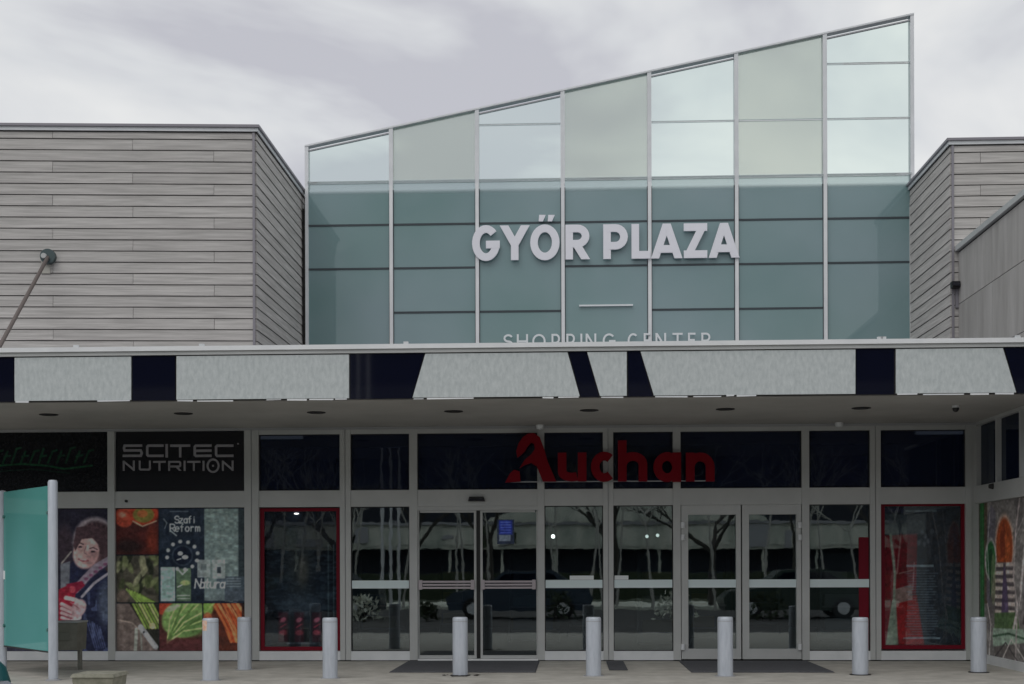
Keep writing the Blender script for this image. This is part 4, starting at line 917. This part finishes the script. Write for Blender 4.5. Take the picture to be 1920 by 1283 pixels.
# ================================================================== BOLLARDS
BO = [(395, 1277.5, 1159, 'grey steel bollard with a pale sticker near its top, in front of the vegetable poster', 15),
      (458.5, 1257.5, 1157, 'grey steel bollard standing farther back just right of the stickered bollard', 13),
      (619, 1273.5, 1158, 'grey steel bollard in front of the left red framed poster', 14),
      (863, 1268.5, 1157, 'grey steel bollard in front of the sliding doors', 14.3),
      (1113, 1269, 1157, 'grey steel bollard between the sliding doors and the hinged doors', 14.3),
      (1360, 1269.5, 1156.5, 'grey steel bollard in front of the hinged doors', 14.5),
      (1613, 1267, 1157.5, 'grey steel bollard just left of the right red framed poster', 15),
      (1835, 1262.5, 1157, 'grey steel bollard at the foot of the mural by the corner', 14.6)]
for k, (px, yb, yt, lab, hw) in enumerate(BO):
    x, y = ground(px, yb - 1.5); r = ray(px, yt); q = y / r.y; h = CAM_H + r.z * q; R_ = hw * q / F_PX * 1.0
    o = thing('bollard', (x, y, 0), lab, 'bollard', 'steel bollards in front of the entrance')
    mb = MB().lathe((x, y, 0), [(R_, .004), (R_, h - .03), (R_ - .003, h - .012), (R_ - .012, h - .002), (R_ * .5, h), (0, h)], 32)
    ob = mb.build('post', bollard_m, o, True)
    MB().lathe((x, y, 0), [(R_ * 1.32, .0), (R_ * 1.32, .008), (R_ * 1.0, .012)], 32).build('base_plate', black if k in (3, 6, 7) else steel_grey, o)
    MB().lathe((x, y, 0), [(R_ + .002, h - .06), (R_ + .002, h - .052)], 32).build('cap_seam', steel_grey, o)
    if k == 0:
        mb = MB()
        n = 6; an = [math.radians(-150 + 50 * i / n) for i in range(n + 1)]
        vs = [(x + (R_ + .003) * math.cos(t), y + (R_ + .003) * math.sin(t), z) for z in (h - .16, h - .03) for t in an]
        mb.add(vs, [(i, i + 1, i + n + 2, i + n + 1) for i in range(n)]).build('sticker', mat('orange_white_sticker', (.75, .7, .66), .5, noise=(.8, .35, .15), sc=20), o)
    if k == 3:
        rl = random.Random(2); mb = MB()
        for i in range(14):
            t = rl.uniform(math.pi, 2 * math.pi); d = R_ + rl.uniform(.03, .14); X_, Y_ = x + d * math.cos(t), y + d * math.sin(t); q = rl.uniform(0, 3); ll = .05
            mb.add([(X_ - ll * math.cos(q), Y_ - ll * math.sin(q), .006), (X_ + .02 * math.sin(q), Y_ - .02 * math.cos(q), .02), (X_ + ll * math.cos(q), Y_ + ll * math.sin(q), .012), (X_ - .02 * math.sin(q), Y_ + .02 * math.cos(q), .008)], [(0, 1, 2, 3)])
        ob = mb.build('fallen_leaves', bark); tag(ob, 'dry dark leaves on the paving at the foot of a bollard', 'leaves', None, 'stuff')

# ================================================================== MATS
def floor_mat(x0, x1, lab):
    a = fx(x0, 1240); b = fx(x1, 1240); mb = MB()
    mb.hexa([(a, YF - 2.3, .004), (b, YF - 2.3, .004), (b, YF - .1, .004), (a, YF - .1, .004), (a + .02, YF - 2.28, .018), (b - .02, YF - 2.28, .018), (b - .02, YF - .12, .018), (a + .02, YF - .12, .018)])
    o = mb.build('door_mat', dark_rubber); tag(o, lab, 'mat')
floor_mat(766, 1012, 'large dark rubber mat in front of the sliding doors')
floor_mat(1272, 1512, 'large dark rubber mat in front of the hinged doors')
a, b = fx(1136, 1240), fx(1168, 1240)
o = MB().box(a, b, YF - 1.9, YF - .12, .0045, .012).build('small_mat', dark_rubber); tag(o, 'narrow dark strip of matting between the two entrances', 'mat')

# ================================================================== TEAL BOARD, BIN, CONCRETE BLOCK
xr_, yr_ = ground(100, 1276); r = ray(101, 900); q = yr_ / r.y; ht = CAM_H + r.z * q
xl_, yl_ = ground(2, 1262)
r = ray(4, 914); ql = ( (914 - HY) and (ht - CAM_H) / r.z); xl_, yl_ = r.x * ql, r.y * ql
yl_ = min(yl_, yr_ + 2.2); r = ray(5, 914); xl_ = r.x * yl_ / r.y
o = thing('glass_info_board', (xr_, yr_, 0), 'tall teal glass board between two grey posts at the left edge', 'board')
MB().lathe((xr_, yr_, 0), [(.062, 0), (.062, ht - .03), (.05, ht - .004), (0, ht)], 20).build('post', bollard_m, o, True)
MB().lathe((xr_, yr_, 0), [(.10, 0), (.10, .012), (.07, .02)], 20).build('base_plate', steel_grey, o)
MB().lathe((xl_, yl_, 0), [(.05, 0), (.05, ht - .06), (.04, ht - .05), (0, ht - .04)], 20).build('post', bollard_m, o, True)
BW = Wall(xl_, yl_, xr_ - xl_, yr_ - yl_); bl = math.hypot(xr_ - xl_, yr_ - yl_)
zb0 = BW.z(1221, 88)
MB().prism(BW, [(.06, zb0), (bl - .07, zb0), (bl - .07, ht - .07), (.06, ht - .07)], -.006, .006).build('glass_panel', teal_panel, o)
MB().wbox(BW, .06, bl - .064, zb0 - .02, zb0 - .002, -.012, .012).build('bottom_rail', black, o)
MB().wbox(BW, bl - .069, bl - .061, zb0, ht - .08, -.012, .012).build('clamp_strip', mat('dark_teal_edge', (.03, .09, .085), .4), o)
for fa in (.10, bl - .16):
    for fz in (zb0 + .28, ht - .42): MB().tube(BW.p(fa, fz, .006), BW.p(fa, fz, .03), .022, seg=14).build('clamp', mat('teal_clamp', (.06, .2, .18), .4), o)
MB().tube((xl_ + .06, yl_ - .06, 1.30), (xl_ + .06, yl_ - .06, 1.42), .03, seg=12).build('latch', letter_w, o)
r = ray(-4, 1238); yk = 15.6; q = yk / r.y; tx, tz = r.x * q, CAM_H + r.z * q
o = thing('teal_cover', (tx - .12, yk, 0), 'dark teal rounded cover cut off by the lower left corner', 'cover')
MB().lathe((tx - .12, yk, 0), [(.26, 0), (.25, tz * .4), (.20, tz * .8), (.12, tz), (0, tz + .01)], 20).build('shell', mat('teal_plastic', (.01, .09, .10), .4), o, True)
MB().lathe((tx - .12, yk, 0), [(.27, 0), (.27, .04), (.255, .05)], 20).build('foot_ring', black, o)
# litter bin behind the board
xb, yb = ground(150, 1256)
o = thing('litter_bin', (xb, yb, 0), 'olive grey box-shaped litter bin on a post just right of the teal board', 'bin')
bin_m = mat('olive_metal', (.20, .195, .17), .6, noise=(.13, .13, .11), sc=5)
sc_ = yb / F_PX
MB().tube((xb, yb, 0), (xb, yb, 40 * sc_), .035, seg=10).build('leg', bin_m, o)
zb1 = CAM_H - (1218 - HY) * sc_; zb2 = CAM_H - (1166 - HY) * sc_
mb = MB(); mb.hexa([(xb - 44 * sc_, yb - .18, zb1), (xb + 3 * sc_, yb - .18, zb1), (xb + 3 * sc_, yb + .18, zb1), (xb - 44 * sc_, yb + .18, zb1), (xb - 45 * sc_, yb - .2, zb2), (xb + 5 * sc_, yb - .2, zb2), (xb + 5 * sc_, yb + .2, zb2), (xb - 45 * sc_, yb + .2, zb2)])
mb.build('bin_body', bin_m, o)
MB().box(xb - 46 * sc_, xb + 6 * sc_, yb - .215, yb + .215, zb2 + .001, zb2 + .022).build('lid_rim', steel_grey, o)
MB().box(xb - 30 * sc_, xb - 10 * sc_, yb - .2, yb - .185, (zb1 + zb2) / 2 - .05, (zb1 + zb2) / 2 + .05).build('plate', mat('bin_plate', (.16, .16, .14), .5), o)
# concrete block
r = ray(174, 1264); yk = 15.4; q = yk / r.y; kx, kz = r.x * q, CAM_H + r.z * q
x0k, x1k = ray(133, 1264).x * yk / ray(133, 1264).y, ray(216, 1264).x * yk / ray(216, 1264).y
o = thing('concrete_seat_block', ((x0k + x1k) / 2, yk, 0), 'low mossy concrete block at the bottom left edge of the picture', 'block')
mb = MB(); mb.hexa([(x0k + .03, yk, 0), (x1k - .04, yk, 0), (x1k - .04, yk + .45, 0), (x0k + .03, yk + .45, 0), (x0k + .02, yk - .02, kz - .04), (x1k - .02, yk - .02, kz - .04), (x1k - .02, yk + .47, kz - .04), (x0k + .02, yk + .47, kz - .04)])
mb.build('plinth', conc_rough, o)
mb = MB(); mb.hexa([(x0k, yk - .04, kz - .038), (x1k, yk - .04, kz - .038), (x1k, yk + .5, kz - .038), (x0k, yk + .5, kz - .038), (x0k + .02, yk - .02, kz), (x1k - .02, yk - .02, kz), (x1k - .02, yk + .48, kz), (x0k + .02, yk + .48, kz)])
mb.build('top_slab', conc_rough, o)

# ================================================================== THE SQUARE BEHIND THE CAMERA (mirrored in the glass)
rt = random.Random(21)
def pole(x, y, k, h=9.5):
    o = thing('flagpole', (x, y, 0), 'white flagpole on the square facing the entrance', 'flagpole', 'flagpoles facing the entrance')
    MB().tube((x, y, 0), (x + .03, y, h), .05, .03, 12).build('shaft', white_metal, o, True)
    MB().lathe((x + .03, y, h), [(.0, -.02), (.05, .02), (.05, .06), (0, .1)], 12).build('finial', white_metal, o)
for k, x in enumerate((-6.45, -6.15, -5.85)): pole(x, -4.2 + k * .1, k)
def branchy(mb, p, d, l, r, depth):
    q = p + d * l; mb.tube(p, q, r, r * .66, 6 if depth > 1 else 4, cap=False)
    if depth:
        for i in range(3):
            nd = (d + Vector((rt.gauss(0, .5), rt.gauss(0, .5), rt.uniform(-.1, .4)))).normalized(); branchy(mb, p.lerp(q, rt.uniform(.6, 1)), nd, l * rt.uniform(.6, .8), r * .55, depth - 1)
for x, y, h, pale in ((-15, -9, 2.6, 0), (-9.2, -12, 2.2, 0), (-3.2, -11, 2.4, 0), (1.6, -10, 2.2, 0), (8.6, -11, 2.4, 0), (13, -12, 2.2, 0), (-6, -9.5, 2.0, 0), (5.2, -9, 2.0, 0), (-12, -10, 2.1, 0), *[(rt.uniform(-14, 13), rt.uniform(-7, -1.5), rt.uniform(2.6, 3.6), 1) for _ in range(34)]):
    o = thing('bare_tree', (x, y, 0), 'leafless %s tree on the square facing the entrance' % ('pale slender' if pale else 'dark branching'), 'tree', 'leafless trees facing the entrance')
    MB().tube((x + (rt.uniform(-.35, .35) if pale else 0), y, 0), (x, y, h), .045 if pale else .16, .03 if pale else .12, 8).build('trunk', pale_bark if pale else bark, o)
    mb = MB(); P_ = Vector((x, y, h - .05))
    for i in range(3): branchy(mb, P_, Vector((rt.gauss(0, .45), rt.gauss(0, .45), .9)).normalized(), 1.7 if not pale else 1.3, .09 if not pale else .025, 4 if not pale else 2)
    mb.build('branches', pale_bark if pale else bark, o)
def car(x, y, col, k, van=0):
    o = thing('parked_car', (x, y, 0), '%s %s parked along the street facing the entrance' % (k, 'van' if van else 'car'), 'car', 'cars parked along the street')
    paint = mat('car_paint_' + k, col, .25); W_ = Wall(x, y, -1, 0)
    if van: body = [(-2.3, .25), (2.3, .25), (2.35, .9), (1.9, 1.15), (1.35, 2.0), (-2.2, 2.05), (-2.35, 1.0)]; win = [(1.0, 1.2), (1.72, 1.2), (1.28, 1.85), (.95, 1.85)]
    else: body = [(-2.15, .25), (2.1, .25), (2.15, .6), (1.95, .8), (1.05, .93), (.45, 1.42), (-1.0, 1.45), (-1.75, .98), (-2.1, .92), (-2.2, .6)]; win = [(-1.45, .97), (.85, .95), (.38, 1.34), (-.92, 1.37)]
    z0 = -.11
    MB().prism(W_, [(a_, b_ + z0) for a_, b_ in body], -.85, .85).build('body', paint, o)
    for t_ in ((.851, .86), (-.86, -.851)): MB().prism(W_, [(a_, b_ + z0) for a_, b_ in win], *t_).build('side_window', navy, o)
    for a_ in (-1.35, 1.35):
        for t_ in (.7, -.9):
            p0, p1 = W_.p(a_, .31 + z0, t_), W_.p(a_, .31 + z0, t_ + .2)
            wh = MB().tube(p0, p1, .31, seg=18).build('wheel', black, o, True)
            MB().tube(W_.p(a_, .31 + z0, t_ - .01), W_.p(a_, .31 + z0, t_ + .21), .18, seg=14).build('rim', alu_light, wh, True)
for k, (x, c_, nm_, v) in enumerate([(-13.5, (.12, .12, .13), 'grey', 0), (-7.9, (.02, .03, .04), 'black', 0), (-1.6, (.05, .07, .10), 'dark blue', 0), (6.6, (.04, .06, .05), 'dark green', 0), (12.6, (.09, .08, .07), 'brown', 0)]):
    car(x, .6 + (k % 2) * .2, c_, nm_, v)
for k in range(11):
    x, y = -16 + k * 3.1 + rt.uniform(-.8, .8), 2.6 + rt.uniform(-.3, .4); h = rt.uniform(.5, 1.0)
    o = thing('shrub', (x, y, -.11), 'small loose shrub at the kerb of the street facing the entrance', 'shrub', 'small shrubs along the street')
    mb = MB()
    for i in range(170):
        a_, r_, z_ = rt.uniform(0, 6.28), h * .9 * rt.random() ** .5, rt.uniform(.05, h); r_ *= 1 - .5 * z_ / h
        p_ = Vector((x + r_ * math.cos(a_), y + r_ * math.sin(a_), z_ - .11)); u_ = Vector((rt.gauss(0, 1), rt.gauss(0, 1), rt.gauss(0, 1))).normalized() * .09; v_ = Vector((rt.gauss(0, 1), rt.gauss(0, 1), rt.gauss(0, 1))).normalized() * .05
        mb.add([p_ - u_, p_ + v_, p_ + u_, p_ - v_], [(0, 1, 2, 3)])
    mb.build('foliage', hedge_m if k % 3 else far_pale, o)
    MB().tube((x, y, -.11), (x, y, h * .6), .03, .015, 6).build('stem', bark, o)
o = thing('market_hall', (0, -60, 0), 'long low pale-roofed hall across the square', 'building')
MB().box(-70, 60, -68, -58, 2.7, 4.5).build('roof_band', far_pale, o); MB().box(-68, 58, -66, -60, 0, 2.7).build('glazed_front', far_dark, o)
for k in range(24): MB().box(-69 + k * 5.4, -64.2 + k * 5.4, -57.99, -57.9, 2.95, 4.3).build('roof_panel', far_pale, o)
pts = [(-6, 4.7)] + [(4 + 10 * math.cos(math.radians(q)), 4.7 + 1.4 * math.sin(math.radians(q))) for q in range(170, 9, -16)] + [(14, 4.7)]
HW_ = Wall(0, -57.6, -1, 0)
MB().prism(HW_, [(-a_, z__) for a_, z__ in pts], -6, 0).build('arched_roof', far_pale, o)
rw = random.Random(4)
for k in range(40):
    x_ = -66 + rw.uniform(0, 120); MB().box(x_, x_ + rw.uniform(.3, 2), -57.85, -57.8, rw.uniform(2.7, 3.4), rw.uniform(3.5, 4.5)).build('roof_panel', steel_grey if k % 2 else hedge_m, o)
MB().box(-70, 60, -58.2, -57.7, 4.501, 4.7).build('roof_edge', steel_grey, o)
for k in range(32): MB().box(-66 + k * 3.8, -65.8 + k * 3.8, -58.6, -58.4, 0, 2.7).build('column', far_pale, o)
o = thing('office_block', (0, -82, 0), 'dark wide office block beyond the hall', 'building')
MB().box(-110, 110, -95, -80, 0, 22).build('wall', far_dark, o)
for k in range(4): MB().box(-108, 108, -79.99, -79.9, 3 + k * 4, 4.6 + k * 4).build('window_band', navy, o)
o = MB().box(-60, 60, -19, -17.6, 0, 1.15).build('hedge', hedge_m); tag(o, 'low clipped hedge along the far edge of the square', 'hedge')
MB().box(-60, 60, -57, -20, -.14, -.11).build('car_park', asphalt).__setitem__('kind', 'structure')
print('objects', len(S.objects))
